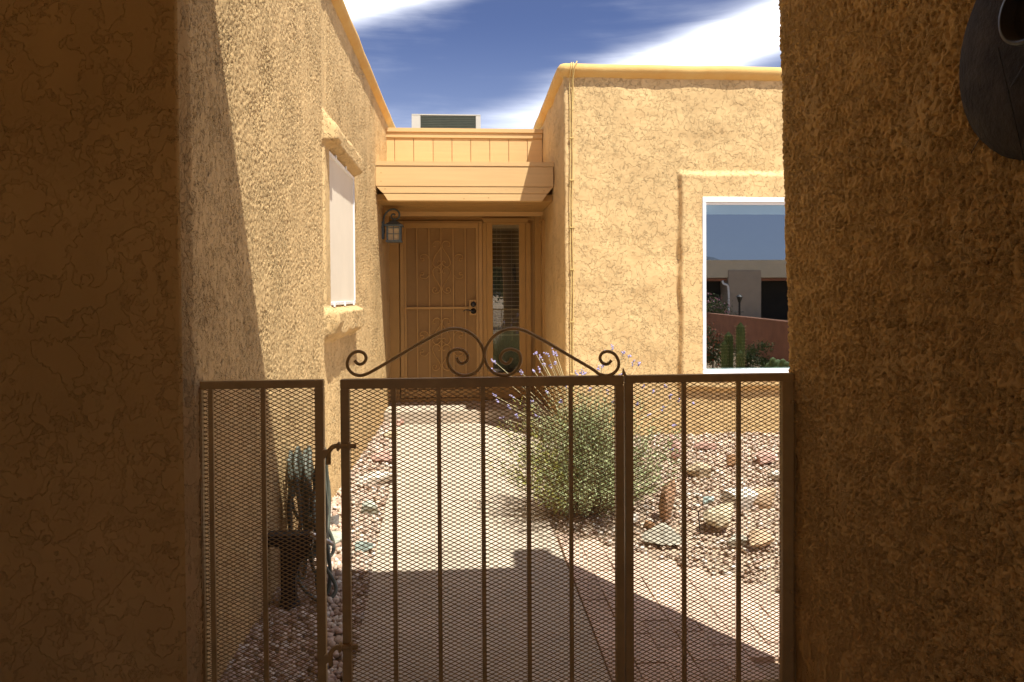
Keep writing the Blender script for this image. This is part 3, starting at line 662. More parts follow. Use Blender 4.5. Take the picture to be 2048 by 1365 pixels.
obj('roof', MB().add([(cx-W2-.03, LY-W2-.03, zr0), (cx+W2+.03, LY-W2-.03, zr0), (cx+W2+.03, LY+W2+.03, zr0), (cx-W2-.03, LY+W2+.03, zr0), (cx-.012, LY-.012, zr1), (cx+.012, LY-.012, zr1), (cx+.012, LY+.012, zr1), (cx-.012, LY+.012, zr1),
     (cx-W2-.03, LY-W2-.03, zr0-.012), (cx+W2+.03, LY-W2-.03, zr0-.012), (cx+W2+.03, LY+W2+.03, zr0-.012), (cx-W2-.03, LY+W2+.03, zr0-.012)],
     [(0,1,5,4),(1,2,6,5),(2,3,7,6),(3,0,4,7),(4,5,6,7),(8,9,1,0),(9,10,2,1),(10,11,3,2),(11,8,0,3),(11,10,9,8)]), 'iron', lan)
obj('finial', MB().lathe((cx, LY, zr1), [(.012, -.004), (.015, .008), (.012, .02), (.004, .026)], 12), 'iron', lan, smooth=True)
zb0, zb1 = lz(1100), zr0-.012
for i in (-1, 1):
    for j in (-1, 1): boxo('cage_post', 'iron', lan, cx+i*W2-.009, cx+i*W2+.009, LY+j*W2-.009, LY+j*W2+.009, zb0, zb1)
for i in (-1, 1):
    for nm, horiz in (('front', 1), ('side', 0)):
        for z in (zb1-.022, (zb0+zb1)/2-.01):
            if horiz: obj('glazing_bar', MB().box(cx-W2+.009, cx+W2-.009, LY+i*W2-.003, LY+i*W2+.003, z-.004, z+.004), 'iron', lan)
            else: obj('glazing_bar', MB().box(cx+i*W2-.003, cx+i*W2+.003, LY-W2+.009, LY+W2-.009, z-.004, z+.004), 'iron', lan)
    obj('glazing_bar', MB().box(cx-.0035, cx+.0035, LY+i*W2-.0035, LY+i*W2+.0035, zb0, zb1), 'iron', lan); obj('glazing_bar', MB().box(cx+i*W2-.0035, cx+i*W2+.0035, LY-.0035, LY+.0035, zb0, zb1), 'iron', lan)
boxo('glass_box', 'amber_glass', lan, cx-W2+.01, cx+W2-.01, LY-W2+.01, LY+W2-.01, zb0+.001, zb1-.001)
boxo('base', 'iron', lan, cx-W2-.018, cx+W2+.018, LY-W2-.018, LY+W2+.018, lz(1150), zb0, .004)

# ------------------------------------------------------------------ rooftop cooling unit
YA = 11.0; a0 = atY(823, 228, YA); a1 = atY(961, 228, YA); at_ = a0.z; zb_ = 3.29
ac = thing('cooling_unit', ((a0.x+a1.x)/2, YA+.5, zb_), 'grey louvred cooling unit standing on the flat roof', 'air conditioner')
c0, c1 = atY(840, 228, YA).x, atY(951.5, 228, YA).x
boxo('cabinet', 'ac_coil', ac, a0.x+.03, a1.x-.03, YA+.03, YA+1.0, zb_, at_-.02)
boxo('top_panel', 'ac_metal', ac, a0.x, a1.x, YA, YA+1.03, at_-.02, at_, .004)
for q0, q1 in ((a0.x, c0), (c1, a1.x)): boxo('corner_panel', 'ac_metal', ac, q0, q1, YA, YA+.12, zb_, at_-.021, .003); boxo('corner_panel', 'ac_metal', ac, q0, q1, YA+.9, YA+1.03, zb_, at_-.021, .003)
k = 0; z = at_-.045
while z > zb_+.45:
    obj('louvre', MB().bar((c0+.004, YA+.012, z), (c1-.004, YA+.012, z), .022, .003, (0, .75, .65)), 'ac_coil', ac); z -= .027
obj('guard_wire', MB().tube([(c0+.002, YA+.004, zb_+.3), (c0+.002, YA+.004, at_-.02)], .004, 6), 'ac_metal', ac)

# ------------------------------------------------------------------ cable run down the corner of the right wing
cxx = XR+.075; yC = YF-.016
cpts = [(cxx+.02, YF+.20, ZT+.112), (cxx+.015, YF+.02, ZT+.112), (cxx+.008, YF-.052, ZT+.092), (cxx, YF-.072, ZT+.03), (cxx-.002, YF-.03, ZT-.06), (cxx, yC, ZT-.2)]
cpts += [(cxx+.004*math.sin(z*5), yC, z) for z in np.arange(ZT-.5, .35, -.3)] + [(cxx+.004, yC, .12)]
cab = thing('wall_cable', (cxx, yC, .1), 'two thin tan cables clipped down the corner of the facade', 'cable')
obj('cord', MB().tube(smoothpath(cpts, 4), .0052, 6), 'cable', cab, smooth=True)
obj('cord', MB().tube(smoothpath([(x-.022+.003*math.sin(z*9), y-.001, z) for x, y, z in cpts], 4), .0045, 6), 'cable', cab, smooth=True)
obj('cord_loop', MB().tube(smoothpath([(cxx+.05, YF+.1, ZT+.112), (cxx+.045, YF-.02, ZT+.118), (cxx+.04, YF-.056, ZT+.10), (cxx+.02, YF-.078, ZT+.06), (cxx+.006, YF-.045, ZT-.06), (cxx+.012, yC, ZT-.2), (cxx+.006, yC, ZT-.35)], 6), .0052, 6), 'cable', cab, smooth=True)
for z in (2.95, 2.55, 2.1, 1.7, 1.2, .7): boxo('clip', 'cable', cab, cxx-.03, cxx+.018, yC-.009, yC+.01, z-.006, z+.006, .002)

# ------------------------------------------------------------------ round metal ornament on the entry wall
oc = atX(2085, 75, XW-.03); rad = abs(oc.z - atX(2085, 325, XW-.03).z)
orn = thing('wall_ornament', (XW, oc.y, oc.z), 'domed dark grey metal ornament with a hollow cup on the rough entry wall', 'ornament')
prof = [(rad, .0), (rad*1.0, -.010), (rad*.95, -.030), (rad*.84, -.048), (rad*.66, -.062), (rad*.42, -.070), (rad*.30, -.071)]
obj('dome', MB().lathe((XW+.0, oc.y, oc.z), prof, 48, 'x'), 'pot_metal', orn, smooth=True)
oq = atX(2050, 22, XW-.09)
obj('cup', MB().lathe((XW-.055, oq.y, oq.z), [(.062, 0), (.066, -.02), (.064, -.04), (.056, -.04), (.05, -.005), (.0, .0)], 28, 'x'), 'black_metal', orn, smooth=True)
for a, b in (((1996, 95), (2050, 330)), ((2060, 110), (1925, 335))):
    pa_ = atX(*a, XW-.09); pb_ = atX(*b, XW-.008 if b[0] < 2000 else XW-.05)
    obj('whisker', MB().tube([pa_, pb_], .0009, 6), 'black_metal', orn)

# ------------------------------------------------------------------ garden hose on its stand
hs = atZ(545, 1232); HX, HY = XL+.118, hs.y+.0
st_ = thing('hose_stand', (HX, HY, 0), 'black plastic hose stand on the gravel against the side wall', 'hose stand')
zt_ = atY(540, 1068, HY).z
obj('post', MB().box(HX-.032, HX+.032, HY-.03, HY+.03, -.02, zt_-.035), 'black_plastic', st_, bevel=.006)
obj('saddle', MB().box(HX-.105, HX+.115, HY-.045, HY+.05, zt_-.05, zt_), 'black_plastic', st_, bevel=.010)
obj('brace', MB().prism([(HX+.032, HY-.02, zt_-.05), (HX+.112, HY-.02, zt_-.05), (HX+.10, HY-.02, zt_-.085), (HX+.05, HY-.02, zt_-.14), (HX+.032, HY-.02, zt_-.2)], (0, .04, 0)), 'black_plastic', st_, bevel=.004)
obj('foot', MB().box(HX-.075, HX+.075, HY-.075, HY+.075, -.02, .03).lathe((HX, HY, .03), [(.055, 0), (.04, .05)], 12), 'black_plastic', st_, bevel=.004)
h0 = Vector((XL+.19, HY+.33, 0)); hp = []; nl = 12
ztp = atY(600, 908, HY+.30).z
for k in range(nl):
    f = k/(nl-1); cxk = XL+.045+.17*f; yk = HY+.36+.08*math.sin(k*1.7); lean = .035*math.sin(k*2.3)
    bot = .14+.06*math.sin(k*1.3+1); wdt = .035+.02*math.sin(k*2.1)
    hp += [(cxk+lean, yk+.05, (ztp+bot)/2), (cxk+lean*.5, yk+.015, ztp-.06), (cxk, yk-.008, ztp+.014*math.sin(k*3)), (cxk+.01, yk-.075, ztp-.07), (cxk+.018+lean, yk-.10, (ztp+bot)/2), (cxk+.02, yk-.09, bot+.05), (cxk+.03, yk-.02, bot-.015), (cxk+.028, yk+.04, bot+.04)]
for px, py, dy in ((628,1000,.30),(641,1040,.24),(653,1085,.2),(660,1135,.17),(658,1176,.15),(648,1196,.13),(637,1188,.12),(634,1150,.14),(644,1128,.16),(658,1146,.14),(670,1168,.12),(671,1184,.1),(655,1202,.07),(630,1198,.05),(603,1172,.06),(580,1130,.06),(562,1095,.05),(548,1072,.03)):
    q = atY(px, py, HY+dy); hp.append((max(q.x, XL+.02), q.y, max(q.z, .03)))
hose = thing('garden_hose', (XL+.2, HY+.3, 0), 'grey garden hose hung in long loops above the gravel', 'hose')
obj('hose_coil', MB().tube(smoothpath(hp, 6), .0092, 8), 'hose', hose, smooth=True)
cross = [(XL+.06, HY+.24, ztp-.01), (XL+.09, HY+.225, ztp-.12), (XL+.13, HY+.21, ztp-.22), (XL+.18, HY+.20, ztp-.36), (XL+.20, HY+.19, ztp-.44)]
obj('hose_end', MB().tube(smoothpath(cross, 6), .0092, 8), 'hose', hose, smooth=True)
obj('nozzle', MB().tube([(HX+.10, HY-.02, zt_+.0), (HX+.16, HY+.0, zt_-.035)], .017, 10, r2=.014).tube([(HX+.16, HY, zt_-.035), (HX+.2, HY+.01, zt_-.06)], .011, 10), 'brass', hose, smooth=True)

# ------------------------------------------------------------------ stones
def ico():
    t = (1+5**.5)/2; v = [(-1,t,0),(1,t,0),(-1,-t,0),(1,-t,0),(0,-1,t),(0,1,t),(0,-1,-t),(0,1,-t),(t,0,-1),(t,0,1),(-t,0,-1),(-t,0,1)]
    f = [(0,11,5),(0,5,1),(0,1,7),(0,7,10),(0,10,11),(1,5,9),(5,11,4),(11,10,2),(10,7,6),(7,1,8),(3,9,4),(3,4,2),(3,2,6),(3,6,8),(3,8,9),(4,9,5),(2,4,11),(6,2,10),(8,6,7),(9,8,1)]
    v = np.array(v, float); return v/np.linalg.norm(v[0]), f
IV, IF = ico(); IFa = np.array(IF)
def gravel(name, pts, sizes, label=None):
    n = len(pts); V = np.zeros((n, 12, 3))
    for i in range(n):
        s = sizes[i]*np.array([rng.uniform(.7, 1.25), rng.uniform(.7, 1.25), rng.uniform(.55, .9)])
        th = rng.uniform(0, 2*PI); c_, s_ = math.cos(th), math.sin(th); v = IV*(1+rng.normal(0, .17, (12, 1)))*s
        q = rng.normal(0, 1, (3, 3)); Q, _ = np.linalg.qr(q); v = v @ Q.T*np.array([1, 1, .8])
        V[i] = v + np.array([pts[i][0], pts[i][1], pts[i][2]])
    fs = (IFa[None] + (np.arange(n)*12)[:, None, None]).reshape(-1, 3); V = V.reshape(-1, 3)
    me = bpy.data.meshes.new(name); c = V.mean(0); c[2] = 0
    me.vertices.add(len(V)); me.vertices.foreach_set('co', (V-c).ravel()); me.loops.add(fs.size); me.loops.foreach_set('vertex_index', fs.ravel().astype(np.int32))
    me.polygons.add(len(fs)); me.polygons.foreach_set('loop_start', np.arange(0, fs.size, 3, dtype=np.int32)); me.update(calc_edges=True); me.validate()
    o = link(name, me, 'gravel', None, loc=c); return tag(o, label, 'gravel', None, 'stuff')
pts = []; sz = []
while len(pts) < 5200:
    y = 2.3 + 5.6*rng.random()**1.5; x = rng.uniform(XL+.0, -.40); e = px_at(PL, y)
    if x > e - .012 + (.02 if rng.random() < .05 else 0): continue
    s = rng.choice([.009, .014, .019, .024], p=[.25, .35, .28, .12]); bank = .07*max(0, (e-x)/(e-XL))
    pts.append((x, y, bank*.6+rng.uniform(-.002, .012)+s*.2)); sz.append(s)
gravel('gravel', pts, sz, 'pinkish brown gravel strip between the side wall and the path')
def bed_y(x): return bedA.y + (x-bedA.x)/(bedB.x-bedA.x)*(bedB.y-bedA.y)
pts = []; sz = []
def bankz(x, y): return .10*sst(np.float64(y-bed_y(x)), .1, 1.4)*sst(np.float64(x), .6, 1.1)
while len(pts) < 8500:
    y = rng.uniform(2.9, YF-.01); x = rng.uniform(.5, 3.3)
    if x < px_at(PR, y)+.012 or y < bed_y(x)+.02 or x > XW+2.0: continue
    s = rng.choice([.007, .011, .016, .022], p=[.3, .36, .24, .1])
    pts.append((x, y, bankz(x, y)+rng.uniform(-.002, .008)+s*.15)); sz.append(s)
gravel('gravel', pts, sz, 'mixed tan gravel bed below the facade window around the lavender')
# soil bank under the right bed
gxs = np.linspace(.5, 3.9, 50); gys = np.linspace(2.9, 6.75, 60); mb = MB()
V = [(x, y, bankz(x, y)-.008 if (x > px_at(PR, y) and y > bed_y(x)) else -.03) for x in gxs for y in gys]
mb.add(V, [(i*60+j, (i+1)*60+j, (i+1)*60+j+1, i*60+j+1) for i in range(49) for j in range(59)])
obj('soil_bank', mb, 'soil', smooth=True, kind='structure')
gxs = np.linspace(XL-.02, -.40, 14); gys = np.linspace(2.2, 7.95, 50)
V = [(x, y, max(-.02, .042*max(0, (px_at(PL, y)-x)/(px_at(PL, y)-XL))-.006)) for x in gxs for y in gys]
mb = MB(); mb.add(V, [(i*50+j, (i+1)*50+j, (i+1)*50+j+1, i*50+j+1) for i in range(13) for j in range(49)])
obj('soil_bank', mb, 'soil', smooth=True, kind='structure')

def rock(px, py, w_, h_, d_, m, label, group=None, seed=0, z=None, sharp=.22):
    import bmesh
    g = np.random.default_rng(seed+100)
    p = atZ(px, py, 0); p = atZ(px, py, float(bankz(p.x, p.y)) if p.x > .5 else .02)
    b = bmesh.new(); bmesh.ops.create_icosphere(b, subdivisions=3, radius=1)
    pl = [(Vector(g.normal(0, 1, 3)).normalized(), g.uniform(.38, .78)) for _ in range(20)]
    for v in b.verts:
        c = v.co.copy()
        for n_, o_ in pl:
            t = c.dot(n_)
            if t > o_: c -= n_*(t-o_)*.97
        c *= 1 + g.normal(0, .018)
        v.co = Vector((c.x*w_/2, c.y*d_/2, (c.z+.55)*h_/1.5))
    me = bpy.data.meshes.new('rock'); b.to_mesh(me); b.free()
    o = link('rock', me, m, None, loc=(p.x, p.y+d_*.4, p.z)); o.rotation_euler = (g.normal(0, .06), g.normal(0, .06), g.uniform(0, 6.28) if w_/d_ < 1.3 else g.normal(0, .3))
    return tag(o, label, 'rock', group)
RK = [
 (1408, 962, .40, .15, .26, 'rock_tan', 'flat tan boulder resting on the gravel beside the lavender'),
 (1335, 1040, .15, .30, .14, 'rock_red', 'upright rust-red porous rock next to the lavender'),
 (1330, 1098, .36, .12, .22, 'rock_grey', 'flat grey-green rock at the paver edge of the bed'),
 (1452, 1062, .42, .16, .26, 'rock_yellow', 'broad yellowish rock sloping toward the pavers'),
 (1500, 1020, .34, .15, .24, 'rock_white', 'whitish rock behind the broad yellowish rock'),
 (1468, 935, .20, .12, .14, 'rock_brown', 'dark brown angular rock behind the flat tan boulder'),
 (1545, 935, .42, .14, .3, 'rock_pink', 'low pink rock under the facade window'),
 (1540, 1020, .30, .15, .22, 'rock_orange', 'orange rock between whitish rock and entry wall'),
 (1355, 925, .16, .26, .14, 'rock_pink', 'small upright pinkish rock half behind the lavender'),
 (1420, 905, .36, .09, .2, 'rock_pink', 'long low pinkish rock near the facade base'),
 (1300, 1062, .10, .06, .08, 'rock_brown', 'small dark brown stone below the rust-red rock'),
 (1270, 1050, .13, .07, .1, 'rock_white', 'small white stone at the foot of the lavender'),
 (1530, 1100, .22, .10, .16, 'rock_orange', 'orange rock at the gravel edge beside the entry wall'),
 (1480, 1095, .14, .08, .1, 'rock_grey', 'small grey stone in front of the broad yellowish rock'),
 (1560, 965, .22, .10, .16, 'rock_white', 'pale rock in front of the low pink rock'),
 (1420, 1010, .13, .05, .1, 'rock_turquoise', 'small blue-green stone among the right bed gravel'),
 (755, 975, .34, .14, .22, 'rock_white', 'large white rock on the gravel left of the path'),
 (768, 930, .26, .12, .18, 'rock_pink', 'pinkish rock behind the large white rock'),
 (735, 1035, .24, .10, .18, 'rock_green', 'greenish grey rock in front of the large white rock'),
 (722, 1108, .17, .08, .12, 'rock_turquoise', 'chunky turquoise stone by the path edge'),
 (668, 1098, .15, .10, .12, 'rock_green', 'pale green stone next to the hose loops'),
 (665, 1060, .13, .10, .12, 'rock_dark', 'dark grey stone between the hose and the path'),
 (775, 880, .22, .09, .16, 'rock_tan', 'tan rock by the side wall near the step'),
 (800, 852, .2, .08, .16, 'rock_pink', 'pink stone at the path edge near the step'),
]
for i, r_ in enumerate(RK): rock(*r_, seed=i)
# dark stone on the step
o = rock(812, 838, .17, .15, .15, 'rock_dark', 'dark round stone set against the concrete step', seed=77)

# ------------------------------------------------------------------ lavender
lb = atZ(1172, 1052, .02); 
lav = thing('lavender_bush', (lb.x, lb.y, .0), 'grey-green lavender bush with tall pale purple flower stalks', 'bush')
g = np.random.default_rng(21)
stems = MB(); leaves = []; 
def leafquad(p, d, l, wq, g):
    d = d/np.linalg.norm(d); s = np.cross(d, g.normal(0, 1, 3)); s /= np.linalg.norm(s)+1e-9
    a = p; b = p+d*l*.5+s*wq/2; c = p+d*l; e = p+d*l*.5-s*wq/2; return [a, b, c, e]
LV = []; LY_ = []
base = np.array([lb.x+.04, lb.y+.22, .03])
for i in range(640):
    th = g.uniform(0, 2*PI); sp_ = abs(g.normal(0, .74)); sp_ = min(sp_, 1.3); 
    dv = np.array([math.cos(th)*math.sin(sp_), math.sin(th)*math.sin(sp_)*.9, math.cos(sp_)]); dv[2] = max(dv[2], .35); dv /= np.linalg.norm(dv)
    ln = g.uniform(.40, .80)*(1-.08*sp_); start = base + np.array([dv[0]*.06, dv[1]*.06, 0]); bend = g.normal(0, .05, 3); bend[2] = .10*sp_
    pp = [start + dv*ln*t + bend*t*t for t in np.linspace(0, 1, 7)]
    if i % 2 == 0: stems.tube(pp, .0028, 4, r2=.0012)
    ylw = th > 2.4 and th < 4.2 and sp_ > .5 and g.random() < .5
    for k in range(38):
        t = .22 + .78*g.random()**.75; p = start + dv*ln*t + bend*t*t + g.normal(0, .016, 3)
        d = dv*.9 + g.normal(0, .55, 3); (LY_ if ylw else LV).append(leafquad(p, d, g.uniform(.025, .052), g.uniform(.004, .0075), g))
def leafmesh(name, Q, m, parent, kind=None):
    V = np.array(Q).reshape(-1, 3); n = len(Q); mb = MB(); mb.v = [tuple(v) for v in V]; mb.f = [(4*i, 4*i+1, 4*i+2, 4*i+3) for i in range(n)]
    me = bpy.data.meshes.new(name); c = V.mean(0); c[2] = V[:, 2].min(); me.from_pydata([tuple(v) for v in V-c], [], mb.f)
    o = link(name, me, m, parent, loc=c); 
    if kind: o['kind'] = kind
    return o
leafmesh('foliage', LV, 'leaf', lav); leafmesh('foliage', LY_, 'leaf_yellow', lav)
obj('stem', stems, 'twig', lav)
targets = [(985,720),(982,740),(1070,705),(1080,712),(1092,705),(1104,700),(1112,706),(1088,728),(1100,730),(1076,735),(1108,722),(1040,742),(1065,738),(1152,742),(1162,738),(1170,744),(1210,700),(1226,690),(1248,703),(1262,708),(1268,722),(1280,725),(1206,726),(1196,735),(1245,745),
           (990,800),(1020,790),(1015,812),(1040,765),(1028,830),(1060,800),(1090,780),(985,790),(1000,835),(1070,830),(1130,770),(1180,775),(1215,780),(1290,770),(1310,780),(1345,790),(1360,800),(1330,815),(1300,830),(1350,850),(1275,805),(1230,800),(1120,800),(1335,770),(1390,805),(1345,900)]
for i, (px, py) in enumerate(targets):
    tip = np.array(atY(px, py, lb.y + .2 + g.normal(0, .22)))
    s = base + np.array([(tip[0]-base[0])*.25, (tip[1]-base[1])*.25, .3]); mid = (s+tip)/2 + np.array([(base[0]-tip[0])*.12, 0, .05])
    fs_ = obj('flower_stalk', MB().tube(smoothpath([s, mid, tip], 4), .0021, 5, r2=.0014), 'stalk', lav)
    mb = MB(); d = (tip-mid)/np.linalg.norm(tip-mid)
    for k in range(7):
        q = tip - d*g.uniform(0, .028) + g.normal(0, .005, 3); mb.add([q + IV[j]*g.uniform(.004, .0075) for j in range(12)], IF)
    obj('flower_head', mb, 'petal', fs_)
# dry litter under the bush
LT = []
for i in range(900):
    p = np.array([lb.x+.0+g.normal(0, .17), lb.y+.14+g.normal(0, .14), 0]); p[2] = float(bankz(p[0], p[1]))+g.uniform(.012, .05)
    LT.append(leafquad(p, g.normal(0, 1, 3)*np.array([1, 1, .25]), g.uniform(.02, .05), g.uniform(.003, .006), g))
for i in range(130):
    p = np.array([g.uniform(-.5, 1.3), g.uniform(2.6, 7.6), .0175])
    if p[0] > px_at(PR, p[1]) and p[1] > bed_y(p[0]): continue
    LT.append(leafquad(p, g.normal(0, 1, 3)*np.array([1, 1, .12]), g.uniform(.008, .022), g.uniform(.003, .007), g))
o = leafmesh('leaf_litter', LT, 'twig', None, 'stuff'); tag(o, 'dry brown twigs and leaf litter under the lavender and on the path', 'litter')
# a thin bare drip stake by the rocks
p = atZ(1400, 1068, .03)
obj('drip_stake', MB().tube([(p.x, p.y, 0), (p.x-.005, p.y, .10), (p.x-.012, p.y-.002, .17)], .004, 6).tube([(p.x-.012, p.y-.002, .168), (p.x-.05, p.y, .178)], .003, 5), 'black_plastic', label='thin dark irrigation stake standing among the rocks', cat='stake')
p = atZ(490, 1262, .02)
obj('capped_pipe', MB().tube([(p.x, p.y+.05, -.02), (p.x, p.y+.05, .10), ], .02, 12).lathe((p.x, p.y+.05, .10), [(.026, 0), (.026, .03), (.02, .036)], 12), 'wood_door', label='short tan capped pipe at the foot of the side wall', cat='pipe')

# ------------------------------------------------------------------ what stands behind the camera, mirrored in the panes
YP = YF-.03
q0 = refl(1408, 626, YP, z=.88); q1 = refl(1566, 643, YP, z=.88)
print('garden wall', q0, q1)
dv = (q1-q0).normalized(); qa = q0-dv*3; qb = q1+dv*4
n_ = Vector((-dv.y, dv.x, 0))*.2
gw = thing('garden_wall', tuple((qa+qb)/2*1.0 - Vector((0, 0, (qa.z+qb.z)/2))), 'low red brick garden wall mirrored in the facade window', 'wall')
def lowpoly(z): return [(qa.x, qa.y, z), (qb.x, qb.y, z), (qb.x-n_.x, qb.y-n_.y, z), (qa.x-n_.x, qa.y-n_.y, z)]
obj('wall_body', MB().prism(lowpoly(0), (0, 0, .82)), 'brick_red', gw); obj('wall_coping', MB().prism(lowpoly(.821), (0, 0, .06)), 'brick_red', gw)
def cactus(px, py0, py1, Y, r, label):
    b_ = refl(px, py1, YP, Y=Y); t_ = refl(px, py0, YP, Y=Y); zt2 = t_.z
    th = thing('columnar_cactus', (t_.x, Y, 0), label, 'cactus', 'columnar cacti mirrored in the facade window'); mb = MB(); n = 24; m = 14; V = []
    for i in range(m+1):
        f = i/m; z = f*zt2; rr_ = r*(1 if f < .85 else math.sqrt(max(0.02, 1-((f-.85)/.15)**2)))
        for k in range(n): q = rr_*(1+.13*math.cos(k*PI)); V.append((t_.x+q*math.cos(2*PI*k/n), Y+q*math.sin(2*PI*k/n), z))
    mb.add(V, [(i*n+k, i*n+(k+1)%n, (i+1)*n+(k+1)%n, (i+1)*n+k) for i in range(m) for k in range(n)] + [tuple(range(m*n, m*n+n))]); obj('column', mb, 'cactus', th)
    mb = MB()
    for k in range(0, n, 2):
        for z in np.arange(.1, zt2*.97, .05):
            a_ = 2*PI*k/n; p = Vector((t_.x+r*1.12*math.cos(a_), Y+r*1.12*math.sin(a_), z))
            for q in range(3): d = Vector((math.cos(a_)+rng.normal(0, .5), math.sin(a_)+rng.normal(0, .5), rng.normal(0, .5))).normalized()*.03; mb.add([p+Vector((0,0,.002)), p-Vector((0,0,.002)), p+d], [(0,1,2)])
    obj('spines', mb, 'spines', th)
for px, y0, y1, Y, r, lb_ in ((1481, 645, 740, 2.6, .06, 'tallest columnar cactus mirrored in the facade window'), (1457, 664, 740, 2.4, .065, 'middle columnar cactus of the mirrored group'), (1449, 682, 740, 2.5, .045, 'slim cactus beside the middle mirrored cactus'),
                           (1481, 701, 740, 3.0, .05, 'short cactus in front of the tallest mirrored one')): cactus(px, y0, y1, Y, r, lb_)
bc = refl(1556, 725, YP, Y=3.2)
cl = thing('clump_cactus', (bc.x, 3.2, 0), 'rounded clump of pale spiny cactus mirrored in the facade window', 'cactus')
for k in range(14):
    a_ = rng.uniform(0, 2*PI); rr_ = rng.uniform(0, .22); h_ = rng.uniform(.42, .56)-rr_*.5; x_, y_ = bc.x+rr_*math.cos(a_), 3.2+rr_*math.sin(a_)
    obj('stem', MB().lathe((x_, y_, 0), [(.055, 0), (.07, h_*.5), (.065, h_*.8), (.04, h_*.96), (.01, h_)], 10), 'cactus', cl, smooth=True)
def shrub(name, c, rx, rz, n, lab, cat, flower=None, leaf='bush_green', ls=.05, group=None, trunk=None):
    c = np.array(c, float); t = thing(name, (c[0], c[1], 0), lab, cat, group); Q = []; FQ = []
    gg = np.random.default_rng(int(abs(c[0])*100)); cl_ = gg.normal(0, .55, (max(6, n//220), 3))
    for i in range(n):
        k = cl_[i % len(cl_)]; d = k + gg.normal(0, .24, 3); p = c + d*np.array([rx, rx, rz])*.62; p[2] = max(p[2], .03)
        Q.append(leafquad(p, gg.normal(0, 1, 3), ls*gg.uniform(.6, 1.3), ls*.45, gg))
        if flower and gg.random() < .10: FQ.append(leafquad(p + np.array([0, 0, .05]), gg.normal(0, 1, 3), ls*1.1, ls*.9, gg))
    leafmesh('foliage' if not trunk else 'crown', Q, leaf, t)
    if FQ: leafmesh('flower', FQ, flower, t)
    if trunk:
        mb = MB().tube(smoothpath([(c[0], c[1], -.03), (c[0]+.06, c[1], c[2]*.35), (c[0]-.03, c[1]+.05, c[2]*.8)], 4), trunk, 8, r2=trunk*.6)
        for k in cl_[:7]: mb.tube([(c[0]-.0, c[1]+.03, c[2]*.62), tuple(c + k*np.array([rx, rx, rz])*.5)], trunk*.4, 6, r2=trunk*.15)
        obj('trunk', mb, 'twig', t)
    else: obj('stem', MB().tube([(c[0], c[1], 0), (c[0]+.02, c[1], c[2])], .015, 6), 'twig', t)
p = refl(1425, 690, YP, Y=1.0); shrub('shrub', (p.x, 1.0, .5), .55, .55, 4200, 'dark green shrub with red blossoms in front of the brick wall', 'shrub', 'bush_red', ls=.04)
p = refl(1490, 715, YP, Y=1.6); shrub('shrub', (p.x, 1.6, .32), .45, .36, 2600, 'low dark green shrub behind the mirrored cacti', 'shrub', ls=.04)
p = refl(1425, 610, YP, Y=-8); shrub('oleander_bush', (p.x, -8, .9), 1.0, .62, 4000, 'pink flowering bush beyond the red brick wall', 'bush', 'bush_pink', ls=.06)
YN = -24.0
def rn(px, py): return refl(px, py, YP, Y=YN)
nb_ = thing('neighbour_house', (rn(1500, 600).x, YN-3, 0), 'cream flat-roofed neighbour house mirrored in the facade window', 'house')
tz = rn(1490, 521).z; x_l = rn(1380, 500).x-3; x_r = rn(1600, 500).x+9
boxo('wall', 'cream', nb_, x_l, x_r, YN-6, YN-1.2, 0, tz)
boxo('parapet', 'cream', nb_, x_l-.05, x_r+.05, YN-1.19, YN-.02, rn(1490, 556).z, tz+.02, .03)
pxa, pxb = rn(1456, 600).x, rn(1522, 600).x
boxo('pier', 'taupe', nb_, pxa, pxb, YN-1.19, YN+.04, 0, rn(1490, 541).z, .02)
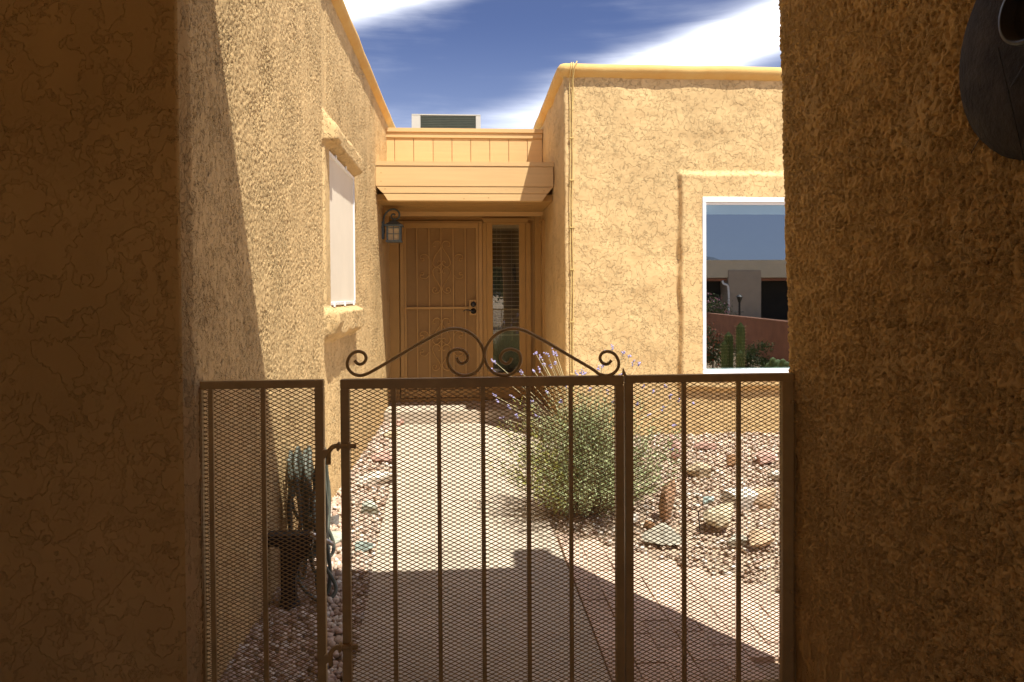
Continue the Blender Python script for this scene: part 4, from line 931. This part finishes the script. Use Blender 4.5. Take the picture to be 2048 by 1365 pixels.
for a_, b_ in ((rn(1380, 600).x-2.5, pxa-.02), (pxb+.02, rn(1600, 600).x+6)):
    boxo('beam', 'rust_trim', nb_, a_, b_, YN-1.18, YN-.05, rn(1490, 562).z, rn(1490, 557).z-.005)
    boxo('carport_shade', 'dark_opening', nb_, a_, b_, YN-1.195, YN-1.1, 0, rn(1490, 562).z-.005)  # dark slab stands in for the shade inside an open carport
obj('downspout', MB().tube(smoothpath([(rn(1444, 562).x, YN+.06, rn(1444, 562).z), (rn(1446, 568).x, YN+.08, rn(1446, 568).z), (rn(1454, 572).x, YN+.08, rn(1454, 572).z), (rn(1456, 585).x, YN+.1, rn(1456, 590).z), (rn(1456, 630).x, YN+.1, .1)], 5), .06, 8), 'white_vinyl', nb_, smooth=True)
lpz = refl(1479, 592, YP, Y=-10); 
ln_ = thing('lamp_post', (lpz.x, -10, 0), 'short black garden lamp post before the mirrored house', 'lamp')
obj('post', MB().tube([(lpz.x, -10, 0), (lpz.x, -10, lpz.z-.22)], .035, 10), 'black_metal', ln_); obj('lamp_head', MB().lathe((lpz.x, -10, lpz.z-.22), [(.05, 0), (.10, .18), (.13, .185), (.03, .26)], 10), 'black_metal', ln_)
obj('cross_arm', MB().tube([(lpz.x-.14, -10, lpz.z-.55), (lpz.x+.14, -10, lpz.z-.55)], .015, 8), 'black_metal', ln_)
# mountains beyond the neighbourhood
mb = MB(); V = []; nm_ = 160
for i in range(nm_+1):
    x = -6000 + 12500*i/nm_
    h_ = 235 + 270*math.exp(-((x-1900)/700)**2) + 40*math.sin(x*.0021) + 45*math.sin(x*.0067+1) + 20*math.sin(x*.019)
    V += [(x, -5400, -5), (x, -5900, h_*.62), (x, -6500, h_), (x, -7600, -5)]
mb.add(V, [(i*4+j, (i+1)*4+j, (i+1)*4+j+1, i*4+j+1) for i in range(nm_) for j in range(3)])
obj('mountains', mb, 'mountain', smooth=True, kind='structure')
# street behind the entry, seen in the sidelight
p = refl(1010, 590, YD+.012, Y=-15)
shrub('street_tree', (p.x, -15, 2.6), 2.0, 1.6, 9000, 'round green street tree mirrored in the door sidelight', 'tree', ls=.16, trunk=.14)
print('TRIS', sum(len(o.data.polygons) for o in bpy.data.objects if o.type == 'MESH'), len(bpy.data.objects))
